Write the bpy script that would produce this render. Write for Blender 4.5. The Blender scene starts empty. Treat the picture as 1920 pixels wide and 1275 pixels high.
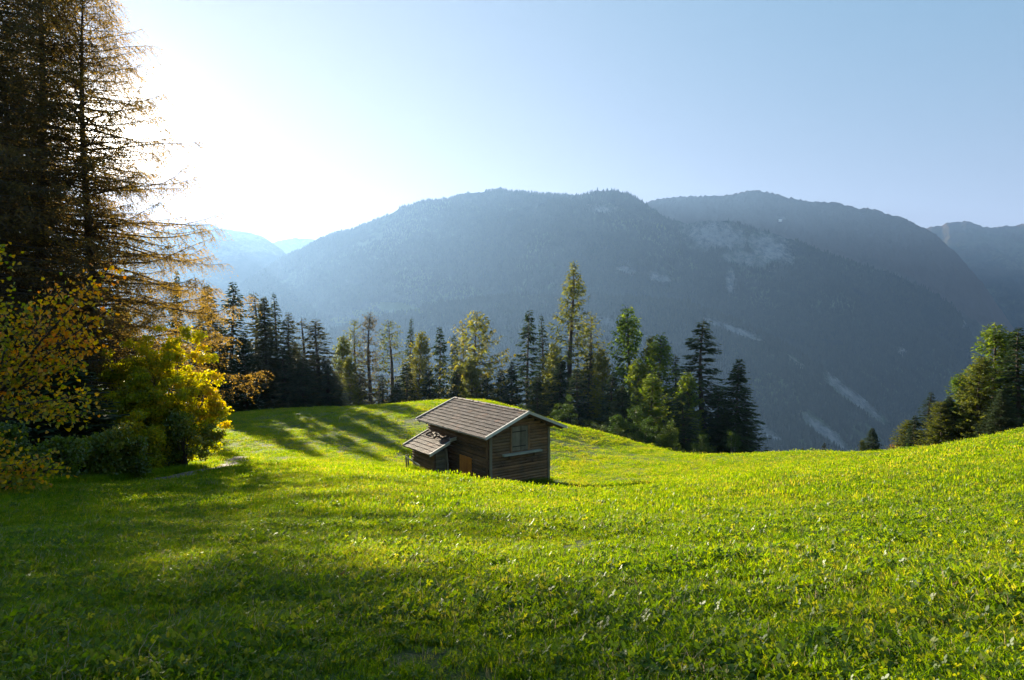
import bpy, math, random
import numpy as np
from mathutils import Vector, Matrix, Euler

scene = bpy.context.scene
col = scene.collection
D2R = math.radians

# ------------------------------------------------------------------ camera
F_PX, PITCH = 1143.0, D2R(1.58)
cam_d = bpy.data.cameras.new('camera')
cam = bpy.data.objects.new('camera', cam_d)
col.objects.link(cam)
cam.location = (0, 0, 0)                       # eye height 1.6 m over the grass
cam.rotation_euler = (math.pi/2 - PITCH, 0, 0)
cam_d.sensor_width = 36.0
cam_d.lens = 36.0*F_PX/1920.0
cam_d.clip_start = 0.1
cam_d.clip_end = 80000
scene.camera = cam

# ------------------------------------------------------------------ sun, sky, exposure
SUN_AZ, SUN_EL = D2R(-33.4), D2R(14.4)         # azimuth measured from +Y towards +X
SUN_DIR = Vector((math.sin(SUN_AZ)*math.cos(SUN_EL), math.cos(SUN_AZ)*math.cos(SUN_EL), math.sin(SUN_EL)))
sl = bpy.data.lights.new('sun', 'SUN')
sl.energy = 5.0
sl.angle = D2R(0.55)
sl.color = (1.0, 0.86, 0.64)
sun = bpy.data.objects.new('sun', sl)
col.objects.link(sun)
sun.rotation_euler = SUN_DIR.to_track_quat('Z', 'Y').to_euler()

world = bpy.data.worlds.new('World')
scene.world = world
world.use_nodes = True
wn, wl = world.node_tree.nodes, world.node_tree.links
wn.clear()
w_out = wn.new('ShaderNodeOutputWorld')
w_bg = wn.new('ShaderNodeBackground')
w_sky = wn.new('ShaderNodeTexSky')
w_sky.sky_type = 'NISHITA'
w_sky.sun_disc = False
w_sky.sun_elevation = SUN_EL
w_sky.sun_rotation = SUN_AZ
w_sky.altitude = 1000
w_sky.air_density = 1.0
w_sky.dust_density = .12
w_sky.ozone_density = 1.2
w_bg.inputs['Strength'].default_value = 0.05
# the sun's own aureole round its direction (the disc is off)
w_geo = wn.new('ShaderNodeTexCoord')
w_nrm = wn.new('ShaderNodeVectorMath'); w_nrm.operation = 'NORMALIZE'
w_dot = wn.new('ShaderNodeVectorMath'); w_dot.operation = 'DOT_PRODUCT'
w_dot.inputs[1].default_value = SUN_DIR
wl.new(w_geo.outputs['Generated'], w_nrm.inputs[0])
wl.new(w_nrm.outputs[0], w_dot.inputs[0])
def wmath(op, a, b=None):
    n = wn.new('ShaderNodeMath'); n.operation = op
    for i, v in enumerate((a, b)):
        if v is None: continue
        if isinstance(v, (int, float)): n.inputs[i].default_value = v
        else: wl.new(v, n.inputs[i])
    return n.outputs[0]
cosang = wmath('MAXIMUM', w_dot.outputs['Value'], 0.0)
g_core = wmath('MULTIPLY', wmath('POWER', cosang, 900.0), 60.0)
g_mid = wmath('MULTIPLY', wmath('POWER', cosang, 150.0), 1.6)
g_wide = wmath('MULTIPLY', wmath('POWER', cosang, 12.0), .10)
glow = wmath('ADD', wmath('ADD', g_core, g_mid), g_wide)
w_gc = wn.new('ShaderNodeVectorMath'); w_gc.operation = 'SCALE'
w_gc.inputs[0].default_value = (1.0, 0.93, 0.80)
wl.new(glow, w_gc.inputs['Scale'])
w_add = wn.new('ShaderNodeVectorMath'); w_add.operation = 'ADD'
# soft shoulder on the brightest part of the sky: c*v/(1+a*v), v in display units
def wvec(op, a, b, c=None):
    n = wn.new('ShaderNodeVectorMath'); n.operation = op
    for i, v in enumerate((a, b, c)):
        if v is None: continue
        if isinstance(v, tuple): n.inputs[i].default_value = v
        else: wl.new(v, n.inputs[i])
    return n.outputs[0]
sk_den = wvec('MULTIPLY_ADD', w_sky.outputs['Color'], (1.27*.238, 6.0*.238, 9.0*.238), (1.0, 1.0, 1.0))
sk = wvec('DIVIDE', wvec('MULTIPLY', w_sky.outputs['Color'], (1.25, 3.45, 6.25)), sk_den)
wl.new(sk, w_add.inputs[0])
w_wc = wn.new('ShaderNodeVectorMath'); w_wc.operation = 'SCALE'
w_wc.inputs[0].default_value = (1.0, 0.42, 0.06)      # warm forward scatter, falling off smoothly from the sun
wl.new(wmath('MULTIPLY', wmath('POWER', cosang, 5.0), 0.6), w_wc.inputs['Scale'])
w_a2 = wn.new('ShaderNodeVectorMath'); w_a2.operation = 'ADD'
wl.new(w_gc.outputs[0], w_a2.inputs[0]); wl.new(w_wc.outputs[0], w_a2.inputs[1])
wl.new(w_a2.outputs[0], w_add.inputs[1])
wl.new(w_add.outputs[0], w_bg.inputs['Color'])
wl.new(w_bg.outputs[0], w_out.inputs['Surface'])

scene.render.engine = 'CYCLES'
scene.view_settings.view_transform = 'Standard'
scene.view_settings.look = 'None'
scene.view_settings.gamma = 1.0
scene.view_settings.exposure = 2.25
scene.view_settings.use_curve_mapping = False
cy = scene.cycles
cy.max_bounces = 7
cy.diffuse_bounces = 3
cy.transmission_bounces = 5
cy.transparent_max_bounces = 8
cy.volume_bounces = 0

HAZE_DENSITY = 4.7e-5
HAZE_ANISO = 0.42
HUT_RZ = math.atan2(.584, .812)

# ------------------------------------------------------------------ helpers
def P(px, py, d):
    """point seen at photo pixel (px,py) at distance d along +Y"""
    X = (px-960.0)/F_PX; V = -(py-637.5)/F_PX
    c, s = math.cos(PITCH), math.sin(PITCH)
    dy = c + V*s; dz = -s + V*c
    return (X/dy*d, d, dz/dy*d)
def proj_np(x, y, z):
    c, s = math.cos(PITCH), math.sin(PITCH)
    zf = y*c - z*s; u = y*s + z*c
    zf = np.where(zf < 0.1, 0.1, zf)
    return 960+F_PX*x/zf, 637.5-F_PX*u/zf

def _hash(ix, iy, seed):
    h = (ix.astype(np.int64)*374761393 + iy.astype(np.int64)*668265263 + seed*1442695041) & 0x7fffffff
    h = ((h ^ (h >> 13))*1274126177) & 0x7fffffff
    return ((h ^ (h >> 16)) & 0xffff)/65535.0
def vnoise(x, y, seed=0):
    x = np.asarray(x, float); y = np.asarray(y, float)
    ix, iy = np.floor(x), np.floor(y)
    fx, fy = x-ix, y-iy
    fx = fx*fx*(3-2*fx); fy = fy*fy*(3-2*fy)
    a = _hash(ix, iy, seed); b = _hash(ix+1, iy, seed); c = _hash(ix, iy+1, seed); d = _hash(ix+1, iy+1, seed)
    return (a*(1-fx)+b*fx)*(1-fy)+(c*(1-fx)+d*fx)*fy*1.0
def fbm(x, y, octv=4, seed=0, gain=.5):
    r, a, t = 0, 1.0, 0.0
    for o in range(octv):
        r = r + a*(vnoise(x*2**o+o*17.3, y*2**o-o*9.1, seed+o*7)*2-1); t += a; a *= gain
    return r/t
def ridged(x, y, octv=4, seed=0):
    r, a, t = 0, 1.0, 0.0
    for o in range(octv):
        r = r + a*(1-np.abs(vnoise(x*2**o+o*5.3, y*2**o+o*3.1, seed+o*11)*2-1)); t += a; a *= .5
    return r/t

def mesh_np(name, verts, tris=None, quads=None, mat=None, attrs=None, smooth=False):
    me = bpy.data.meshes.new(name)
    verts = np.asarray(verts, dtype=np.float32).reshape(-1, 3)
    tris = np.zeros((0, 3), np.int32) if tris is None else np.asarray(tris, np.int32).reshape(-1, 3)
    quads = np.zeros((0, 4), np.int32) if quads is None else np.asarray(quads, np.int32).reshape(-1, 4)
    nt, nq = len(tris), len(quads)
    me.vertices.add(len(verts)); me.vertices.foreach_set('co', verts.ravel())
    me.loops.add(nt*3+nq*4)
    me.loops.foreach_set('vertex_index', np.concatenate([tris.ravel(), quads.ravel()]).astype(np.int32))
    me.polygons.add(nt+nq)
    ls = np.concatenate([np.arange(nt)*3, nt*3+np.arange(nq)*4]).astype(np.int32)
    me.polygons.foreach_set('loop_start', ls)
    me.polygons.foreach_set('use_smooth', np.full(nt+nq, smooth, dtype=bool))
    for k, v in (attrs or {}).items():
        dom = 'POINT' if len(v) == len(verts) and len(v) != nt+nq else 'FACE'
        at = me.attributes.new(k, 'FLOAT', dom); at.data.foreach_set('value', np.asarray(v, np.float32))
    me.update(calc_edges=True)
    if mat: me.materials.append(mat)
    return me
def link(name, me, parent=None):
    o = bpy.data.objects.new(name, me); col.objects.link(o)
    if parent: o.parent = parent
    return o
def empty(name, loc, rz=0.0):
    o = bpy.data.objects.new(name, None); col.objects.link(o)
    o.location = loc; o.rotation_euler = (0, 0, rz); o.empty_display_size = .3
    return o
def tag(o, label=None, cat=None, group=None, kind=None):
    if label: o['label'] = label
    if cat: o['category'] = cat
    if group: o['group'] = group
    if kind: o['kind'] = kind
    return o

class Geo:
    """collects vertices, triangles and quads with a random value per face"""
    def __init__(s): s.v = []; s.t = []; s.q = []; s.rt = []; s.rq = []; s.n = 0
    def add(s, v, t=None, q=None, rt=None, rq=None):
        v = np.asarray(v, float).reshape(-1, 3)
        if t is not None and len(t):
            t = np.asarray(t).reshape(-1, 3)+s.n; s.t.append(t)
            s.rt.append(np.full(len(t), .5) if rt is None else np.broadcast_to(rt, (len(t),)))
        if q is not None and len(q):
            q = np.asarray(q).reshape(-1, 4)+s.n; s.q.append(q)
            s.rq.append(np.full(len(q), .5) if rq is None else np.broadcast_to(rq, (len(q),)))
        s.v.append(v); s.n += len(v)
    def mesh(s, name, mat, smooth=False):
        v = np.concatenate(s.v) if s.v else np.zeros((0, 3))
        t = np.concatenate(s.t) if s.t else None
        q = np.concatenate(s.q) if s.q else None
        r = np.concatenate((s.rt or [np.zeros(0)])+(s.rq or [np.zeros(0)]))
        return mesh_np(name, v, t, q, mat, {'rnd': r}, smooth)
    def tube(s, pts, rad, sides=6, cap=True):
        pts = np.asarray(pts, float); n = len(pts)
        rad = np.broadcast_to(rad, (n,))
        tg = np.gradient(pts, axis=0); tg /= np.linalg.norm(tg, axis=1)[:, None]+1e-9
        ref = np.array([0, 0, 1.0]) if abs(tg[0][2]) < .9 else np.array([1.0, 0, 0])
        a = np.cross(tg, ref); a /= np.linalg.norm(a, axis=1)[:, None]+1e-9
        b = np.cross(tg, a)
        th = np.arange(sides)/sides*2*math.pi
        v = pts[:, None, :]+rad[:, None, None]*(a[:, None, :]*np.cos(th)[None, :, None]+b[:, None, :]*np.sin(th)[None, :, None])
        i = np.arange(n-1)[:, None]*sides; j = np.arange(sides)[None, :]; j2 = (j+1) % sides
        q = np.stack([i+j, i+j2, i+sides+j2, i+sides+j], -1).reshape(-1, 4)
        s.add(v.reshape(-1, 3), q=q)
    def box(s, lo, hi, r=.5):
        x0, y0, z0 = lo; x1, y1, z1 = hi
        v = [(x0,y0,z0),(x1,y0,z0),(x1,y1,z0),(x0,y1,z0),(x0,y0,z1),(x1,y0,z1),(x1,y1,z1),(x0,y1,z1)]
        q = [(0,3,2,1),(4,5,6,7),(0,1,5,4),(1,2,6,5),(2,3,7,6),(3,0,4,7)]
        s.add(v, q=q, rq=r)

# ------------------------------------------------------------------ materials
def new_mat(name):
    m = bpy.data.materials.new(name); m.use_nodes = True
    m.node_tree.nodes.clear()
    return m, m.node_tree.nodes, m.node_tree.links
def ramp(n, stops, interp='LINEAR'):
    r = n.new('ShaderNodeValToRGB'); r.color_ramp.interpolation = interp
    el = r.color_ramp.elements
    while len(el) < len(stops): el.new(0.5)
    for e, (p, c) in zip(el, stops):
        e.position = p; e.color = (*c, 1) if len(c) == 3 else c
    return r
def noise(n, l, scale, detail=4, vec=None, rough=.55):
    t = n.new('ShaderNodeTexNoise'); t.inputs['Scale'].default_value = scale
    t.inputs['Detail'].default_value = detail; t.inputs['Roughness'].default_value = rough
    if vec is not None: l.new(vec, t.inputs['Vector'])
    return t
def mixc(n, l, fac, a, b, mode='MIX'):
    m = n.new('ShaderNodeMix'); m.data_type = 'RGBA'; m.blend_type = mode
    for sock, v in ((m.inputs['Factor'], fac), (m.inputs['A'], a), (m.inputs['B'], b)):
        pass
    ins = [m.inputs[0], m.inputs[6], m.inputs[7]]
    for sock, v in zip(ins, (fac, a, b)):
        if isinstance(v, (int, float)): sock.default_value = v
        elif isinstance(v, tuple): sock.default_value = (*v, 1)
        else: l.new(v, sock)
    return m.outputs[2]

def leaf_mat(name, stops, trans=.5, gloss=.12, rough=.45, obj_rand=.35, pos_scale=None, hue=.487, tval=1.9):
    """thin leaves: diffuse + translucent + a little sheen; colour from the face's random value"""
    m, n, l = new_mat(name)
    at = n.new('ShaderNodeAttribute'); at.attribute_name = 'rnd'
    oi = n.new('ShaderNodeObjectInfo')
    mx = n.new('ShaderNodeMath'); mx.operation = 'MULTIPLY_ADD'
    sub = n.new('ShaderNodeMath'); sub.operation = 'SUBTRACT'; sub.inputs[1].default_value = .5
    l.new(oi.outputs['Random'], sub.inputs[0])
    l.new(sub.outputs[0], mx.inputs[0]); mx.inputs[1].default_value = obj_rand
    l.new(at.outputs['Fac'], mx.inputs[2])
    fac = mx.outputs[0]
    if pos_scale:
        geo = n.new('ShaderNodeNewGeometry')
        no = noise(n, l, pos_scale, 3, geo.outputs['Position'])
        a2 = n.new('ShaderNodeMath'); a2.operation = 'MULTIPLY_ADD'
        s2 = n.new('ShaderNodeMath'); s2.operation = 'SUBTRACT'; s2.inputs[1].default_value = .5
        l.new(no.outputs['Fac'], s2.inputs[0]); l.new(s2.outputs[0], a2.inputs[0])
        a2.inputs[1].default_value = 1.1; l.new(fac, a2.inputs[2]); fac = a2.outputs[0]
    r = ramp(n, stops); l.new(fac, r.inputs[0])
    df = n.new('ShaderNodeBsdfDiffuse'); tr = n.new('ShaderNodeBsdfTranslucent'); gl = n.new('ShaderNodeBsdfGlossy')
    gl.inputs['Roughness'].default_value = rough; gl.inputs['Color'].default_value = (.8, .85, .8, 1)
    l.new(r.outputs[0], df.inputs['Color'])
    hs = n.new('ShaderNodeHueSaturation'); hs.inputs['Saturation'].default_value = 1.1; hs.inputs['Value'].default_value = tval
    hs.inputs['Hue'].default_value = hue
    l.new(r.outputs[0], hs.inputs['Color']); l.new(hs.outputs[0], tr.inputs['Color'])
    m1 = n.new('ShaderNodeMixShader'); m1.inputs[0].default_value = trans
    l.new(df.outputs[0], m1.inputs[1]); l.new(tr.outputs[0], m1.inputs[2])
    fr = n.new('ShaderNodeLayerWeight'); fr.inputs['Blend'].default_value = .5
    fp = n.new('ShaderNodeMath'); fp.operation = 'POWER'; fp.inputs[1].default_value = 4.0; l.new(fr.outputs['Facing'], fp.inputs[0])
    fm = n.new('ShaderNodeMath'); fm.operation = 'MULTIPLY_ADD'; fm.inputs[1].default_value = gloss*2.2; fm.inputs[2].default_value = gloss*.28
    l.new(fp.outputs[0], fm.inputs[0])
    m2 = n.new('ShaderNodeMixShader'); l.new(fm.outputs[0], m2.inputs[0])
    l.new(m1.outputs[0], m2.inputs[1]); l.new(gl.outputs[0], m2.inputs[2])
    o = n.new('ShaderNodeOutputMaterial'); l.new(m2.outputs[0], o.inputs['Surface'])
    return m

def bark_mat(name, c0, c1, scale=6):
    m, n, l = new_mat(name)
    tc = n.new('ShaderNodeTexCoord'); mp = n.new('ShaderNodeMapping')
    mp.inputs['Scale'].default_value = (1, 1, .25); l.new(tc.outputs['Object'], mp.inputs['Vector'])
    no = noise(n, l, scale, 6, mp.outputs[0], .7)
    r = ramp(n, [(.3, c0), (.7, c1)]); l.new(no.outputs['Fac'], r.inputs[0])
    b = n.new('ShaderNodeBsdfPrincipled'); b.inputs['Roughness'].default_value = .9
    l.new(r.outputs[0], b.inputs['Base Color'])
    bu = n.new('ShaderNodeBump'); bu.inputs['Strength'].default_value = .8; bu.inputs['Distance'].default_value = .05
    l.new(no.outputs['Fac'], bu.inputs['Height']); l.new(bu.outputs[0], b.inputs['Normal'])
    o = n.new('ShaderNodeOutputMaterial'); l.new(b.outputs[0], o.inputs['Surface'])
    return m

def wood_mat(name, c0, c1, speck=0.0, axis=0, speck_col=(.30, .30, .24), rough=.85):
    """weathered wood with grain along one axis, bleached specks where the surface flakes"""
    m, n, l = new_mat(name)
    tc = n.new('ShaderNodeTexCoord'); mp = n.new('ShaderNodeMapping')
    oi = n.new('ShaderNodeObjectInfo')
    sc = [14, 14, 14]; sc[axis] = 1.2
    geo = n.new('ShaderNodeNewGeometry')
    vr = n.new('ShaderNodeVectorRotate'); vr.rotation_type = 'Z_AXIS'; vr.inputs['Angle'].default_value = -HUT_RZ
    l.new(geo.outputs['Position'], vr.inputs['Vector'])
    mp.inputs['Scale'].default_value = sc; l.new(vr.outputs[0], mp.inputs['Vector'])
    no = noise(n, l, 1.6, 6, mp.outputs[0], .65)
    big = noise(n, l, .9, 4, vr.outputs[0], .6)
    ad = n.new('ShaderNodeMath'); ad.operation = 'ADD'; l.new(no.outputs['Fac'], ad.inputs[0]); l.new(big.outputs['Fac'], ad.inputs[1])
    a3 = n.new('ShaderNodeMath'); a3.operation = 'MULTIPLY_ADD'; a3.inputs[1].default_value = .45
    l.new(oi.outputs['Random'], a3.inputs[0]); l.new(ad.outputs[0], a3.inputs[2])
    a4 = n.new('ShaderNodeMath'); a4.operation = 'MULTIPLY_ADD'; a4.inputs[1].default_value = .9; a4.inputs[2].default_value = -.55
    l.new(a3.outputs[0], a4.inputs[0])
    r = ramp(n, [(.15, c0), (.85, c1)]); l.new(a4.outputs[0], r.inputs[0])
    colr = r.outputs[0]
    if speck > 0:
        wn_ = noise(n, l, .55, 5, vr.outputs[0], .65); wr = ramp(n, [(.46, (0, 0, 0)), (.62, (.40, .40, .40))]); l.new(wn_.outputs['Fac'], wr.inputs[0])
        colr = mixc(n, l, wr.outputs[0], r.outputs[0], (.13, .12, .085))
        base_c = colr
        mp2 = n.new('ShaderNodeMapping'); mp2.inputs['Scale'].default_value = (.7, 1, 1.5); l.new(vr.outputs[0], mp2.inputs['Vector'])
        vo = noise(n, l, 8.0, 5, mp2.outputs[0], .75)
        r2 = ramp(n, [(.68-speck*.1, (0, 0, 0)), (.76-speck*.1, (.8, .8, .8))])
        l.new(vo.outputs['Fac'], r2.inputs[0])
        colr = mixc(n, l, r2.outputs[0], base_c, speck_col)
    b = n.new('ShaderNodeBsdfPrincipled'); b.inputs['Roughness'].default_value = rough
    l.new(colr, b.inputs['Base Color'])
    bu = n.new('ShaderNodeBump'); bu.inputs['Strength'].default_value = .7; bu.inputs['Distance'].default_value = .02
    l.new(no.outputs['Fac'], bu.inputs['Height']); l.new(bu.outputs[0], b.inputs['Normal'])
    o = n.new('ShaderNodeOutputMaterial'); l.new(b.outputs[0], o.inputs['Surface'])
    return m

# ------------------------------------------------------------------ terrain
CTRL = []   # px, py, d triples on the meadow
for px, prof in {
    -300: [(12, 1040), (25, 935), (40, 905), (60, 870), (90, 860)],
    0:    [(5, 1175), (10, 1010), (18, 945), (24, 915), (34, 905), (50, 880), (80, 850), (110, 850)],
    300:  [(4, 1270), (10, 1015), (20, 940), (30, 903), (40, 890), (55, 850), (80, 800), (100, 792)],
    450:  [(10, 1017), (20, 930), (30, 893), (36, 875), (45, 862), (60, 820), (80, 778), (100, 778), (120, 800)],
    600:  [(4, 1290), (10, 1018), (20, 929), (29, 888), (36, 875), (45, 868), (58, 832), (70, 797), (84, 768), (100, 768), (120, 800)],
    780:  [(10, 1019), (20, 927), (28, 890), (36, 889), (45, 882), (55, 848), (68, 795), (82, 755), (100, 775), (130, 850)],
    917:  [(10, 1018), (20, 930), (27, 904), (33, 908), (40, 915), (48, 893), (60, 830), (70, 785), (82, 752), (105, 800), (140, 890)],
    960:  [(4, 1290), (10, 1017)],
    1040: [(20, 935), (27, 921), (34, 917), (40, 911), (43, 900), (54, 866), (64, 826), (78, 793), (100, 840), (140, 900)],
    1130: [(10, 1015), (22, 925), (30, 924), (36, 923), (42, 907), (55, 866), (66, 838), (77, 812), (100, 860)],
    1200: [(5, 1195), (22, 919), (35, 908), (48, 883), (60, 856), (72, 832), (95, 880), (130, 920)],
    1310: [(12, 985), (22, 914), (36, 900), (50, 876), (64, 853), (80, 900), (110, 920)],
    1500: [(5, 1185), (12, 975), (22, 902), (38, 878), (50, 862), (60, 848), (80, 900), (110, 940)],
    1640: [(22, 893), (38, 868), (50, 856), (58, 848), (75, 890)],
    1750: [(6, 1100), (12, 965), (22, 884), (35, 860), (44, 850), (52, 840), (68, 880), (90, 930)],
    1920: [(4, 1240), (8, 1025), (14, 930), (22, 870), (32, 836), (42, 805), (58, 830), (80, 880)],
    2150: [(8, 1000), (20, 840), (32, 770), (50, 780)],
}.items():
    for d, py in prof: CTRL.append(P(px, py, d))
CTRL += [(0, 0, -1.6), (-8, 0, -1.75), (8, 0, -1.4), (0, -8, 0.0), (-12, -8, -.2), (12, -8, .3), (-25, 8, -3.2), (25, 4, -.9)]
CTRL = np.array(CTRL)
def _U(r2): return np.where(r2 > 1e-12, r2*np.log(np.maximum(r2, 1e-12)), 0)
def _tps():
    x, y, z = CTRL[:, 0]/50, CTRL[:, 1]/50, CTRL[:, 2]
    n = len(x)
    K = _U((x[:, None]-x)**2+(y[:, None]-y)**2)+np.eye(n)*4e-3
    Pm = np.stack([np.ones(n), x, y], 1)
    A = np.zeros((n+3, n+3)); A[:n, :n] = K; A[:n, n:] = Pm; A[n:, :n] = Pm.T
    return np.linalg.solve(A, np.concatenate([z, [0, 0, 0]]))
TW = _tps()
def ground(x, y, detail=True):
    x = np.asarray(x, float); y = np.asarray(y, float); shp = np.broadcast(x, y).shape
    x = np.broadcast_to(x, shp).ravel(); y = np.broadcast_to(y, shp).ravel()
    out = np.empty(len(x)); cx, cyy = CTRL[:, 0]/50, CTRL[:, 1]/50; n = len(cx)
    for i in range(0, len(x), 20000):
        xs = np.clip(x[i:i+20000], -130, 130)/50; ys = np.clip(y[i:i+20000], -12, 150)/50
        out[i:i+20000] = _U((xs[:, None]-cx)**2+(ys[:, None]-cyy)**2)@TW[:n]+TW[n]+TW[n+1]*xs+TW[n+2]*ys
    far = np.maximum(0, y-150)*.42+np.maximum(0, np.abs(x)-130)*.30-np.maximum(0, -12-y)*.2
    out = out-far
    if detail:
        near = np.clip(1-np.hypot(x, y)/120, 0, 1)
        out = out+near*(fbm(x*.35, y*.35, 3, 5)*.10+fbm(x*1.7, y*1.7, 2, 9)*.03)
    out = np.maximum(out, -900+fbm(x*.002, y*.002, 3, 3)*20)
    return out.reshape(shp)
def gz(x, y): return float(ground(np.array([x]), np.array([y]))[0])

def axis_coords(inner, step, outer, lo_inner=None):
    c = list(np.arange(lo_inner if lo_inner is not None else -inner, inner+1e-6, step))
    s = step; v = c[-1]
    while v < outer: s *= 1.18; v += s; c.append(v)
    s = step; v = c[0]; pre = []
    while v > -outer: s *= 1.18; v -= s; pre.append(v)
    return np.array(pre[::-1]+c)
def build_ground():
    xs = axis_coords(60, .5, 8000); ys = axis_coords(100, .5, 8000, -4)
    X, Y = np.meshgrid(xs, ys)
    Z = ground(X, Y)
    nx, ny = len(xs), len(ys)
    i = np.arange(ny-1)[:, None]*nx; j = np.arange(nx-1)[None, :]
    q = np.stack([i+j, i+j+1, i+nx+j+1, i+nx+j], -1).reshape(-1, 4)
    m, n, l = new_mat('meadow_soil_and_turf')
    geo = n.new('ShaderNodeNewGeometry')
    n1 = noise(n, l, .25, 5, geo.outputs['Position']); n2 = noise(n, l, 5, 6, geo.outputs['Position'], .7)
    n3 = noise(n, l, 45, 4, geo.outputs['Position'], .7)
    r1 = ramp(n, [(.35, (.045, .085, .010)), (.65, (.085, .115, .014))]); l.new(n1.outputs['Fac'], r1.inputs[0])
    r2 = ramp(n, [(.40, (.030, .034, .012)), (.56, (.07, .11, .014)), (.8, (.11, .14, .02))]); l.new(n2.outputs['Fac'], r2.inputs[0])
    c1 = mixc(n, l, .6, r1.outputs[0], r2.outputs[0])
    b = n.new('ShaderNodeBsdfPrincipled'); b.inputs['Roughness'].default_value = .9; b.inputs['Specular IOR Level'].default_value = .2
    l.new(c1, b.inputs['Base Color'])
    bu = n.new('ShaderNodeBump'); bu.inputs['Strength'].default_value = 1; bu.inputs['Distance'].default_value = .05
    ad = n.new('ShaderNodeMath'); ad.operation = 'ADD'; l.new(n2.outputs['Fac'], ad.inputs[0]); l.new(n3.outputs['Fac'], ad.inputs[1])
    l.new(ad.outputs[0], bu.inputs['Height']); l.new(bu.outputs[0], b.inputs['Normal'])
    o = n.new('ShaderNodeOutputMaterial'); l.new(b.outputs[0], o.inputs['Surface'])
    me = mesh_np('meadow_ground', np.stack([X, Y, Z], -1).reshape(-1, 3), None, q, m, None, True)
    return tag(link('meadow_ground', me), kind='structure')
build_ground()

# ------------------------------------------------------------------ mountains
def mountain_mat(name, forest=((.010, .020, .012), (.028, .042, .018)), meadow=(.09, .12, .03), rock=((.08, .08, .08), (.40, .38, .36)), heath=None):
    m, n, l = new_mat(name)
    geo = n.new('ShaderNodeNewGeometry'); pos = geo.outputs['Position']
    n1 = noise(n, l, .02, 8, pos, .75)
    n2 = noise(n, l, .003, 6, pos, .6)
    mpz = n.new('ShaderNodeMapping'); mpz.inputs['Scale'].default_value = (1, 1, .35); l.new(pos, mpz.inputs['Vector'])
    n3 = noise(n, l, .022, 10, mpz.outputs[0], .8)
    n4 = noise(n, l, .0016, 7, pos, .62)
    fm_ = n.new('ShaderNodeMath'); fm_.operation = 'MULTIPLY_ADD'; fm_.inputs[1].default_value = 2.8; l.new(n4.outputs['Fac'], fm_.inputs[0])
    fs_ = n.new('ShaderNodeMath'); fs_.operation = 'ADD'; fs_.inputs[1].default_value = -1.4; l.new(n1.outputs['Fac'], fs_.inputs[0]); l.new(fs_.outputs[0], fm_.inputs[2])
    rf = ramp(n, [(.30, forest[0]), (.55, forest[1]), (.85, tuple(min(1, v*2.6) for v in forest[1]))]); l.new(fm_.outputs[0], rf.inputs[0])
    rr = ramp(n, [(.3, rock[0]), (.7, rock[1])]); l.new(n3.outputs['Fac'], rr.inputs[0])
    def att(a):
        t = n.new('ShaderNodeAttribute'); t.attribute_name = a; return t.outputs['Fac']
    def thr(a, src, k=1.0, lo=.5, hi=.6):
        mm = n.new('ShaderNodeMath'); mm.operation = 'MULTIPLY_ADD'; mm.inputs[1].default_value = k
        l.new(src, mm.inputs[0]); l.new(att(a), mm.inputs[2])
        r = n.new('ShaderNodeMapRange'); r.inputs['From Min'].default_value = lo; r.inputs['From Max'].default_value = hi
        l.new(mm.outputs[0], r.inputs['Value']); return r.outputs[0]
    c = mixc(n, l, thr('meadow', n2.outputs['Fac'], .5, .62, .74), rf.outputs[0], meadow)
    if heath: c = mixc(n, l, thr('heath', n2.outputs['Fac'], .5, .5, .8), c, heath)
    c = mixc(n, l, thr('rock', n3.outputs['Fac'], 2.2, 1.45, 2.05), c, rr.outputs[0])
    b = n.new('ShaderNodeBsdfDiffuse'); l.new(c, b.inputs['Color'])
    bu = n.new('ShaderNodeBump'); bu.inputs['Strength'].default_value = 1; bu.inputs['Distance'].default_value = 25
    l.new(n1.outputs['Fac'], bu.inputs['Height']); l.new(bu.outputs[0], b.inputs['Normal'])
    o = n.new('ShaderNodeOutputMaterial'); l.new(b.outputs[0], o.inputs['Surface'])
    return m

def blobs(px, py, lst):
    out = np.zeros_like(px)
    for (cx, cyy, sx, sy, ang, st) in lst:
        a = D2R(ang); dx = px-cx; dy = py-cyy
        u = (dx*math.cos(a)+dy*math.sin(a))/sx; v = (-dx*math.sin(a)+dy*math.cos(a))/sy
        out = np.maximum(out, st*np.exp(-(u*u+v*v)))
    return out

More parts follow.
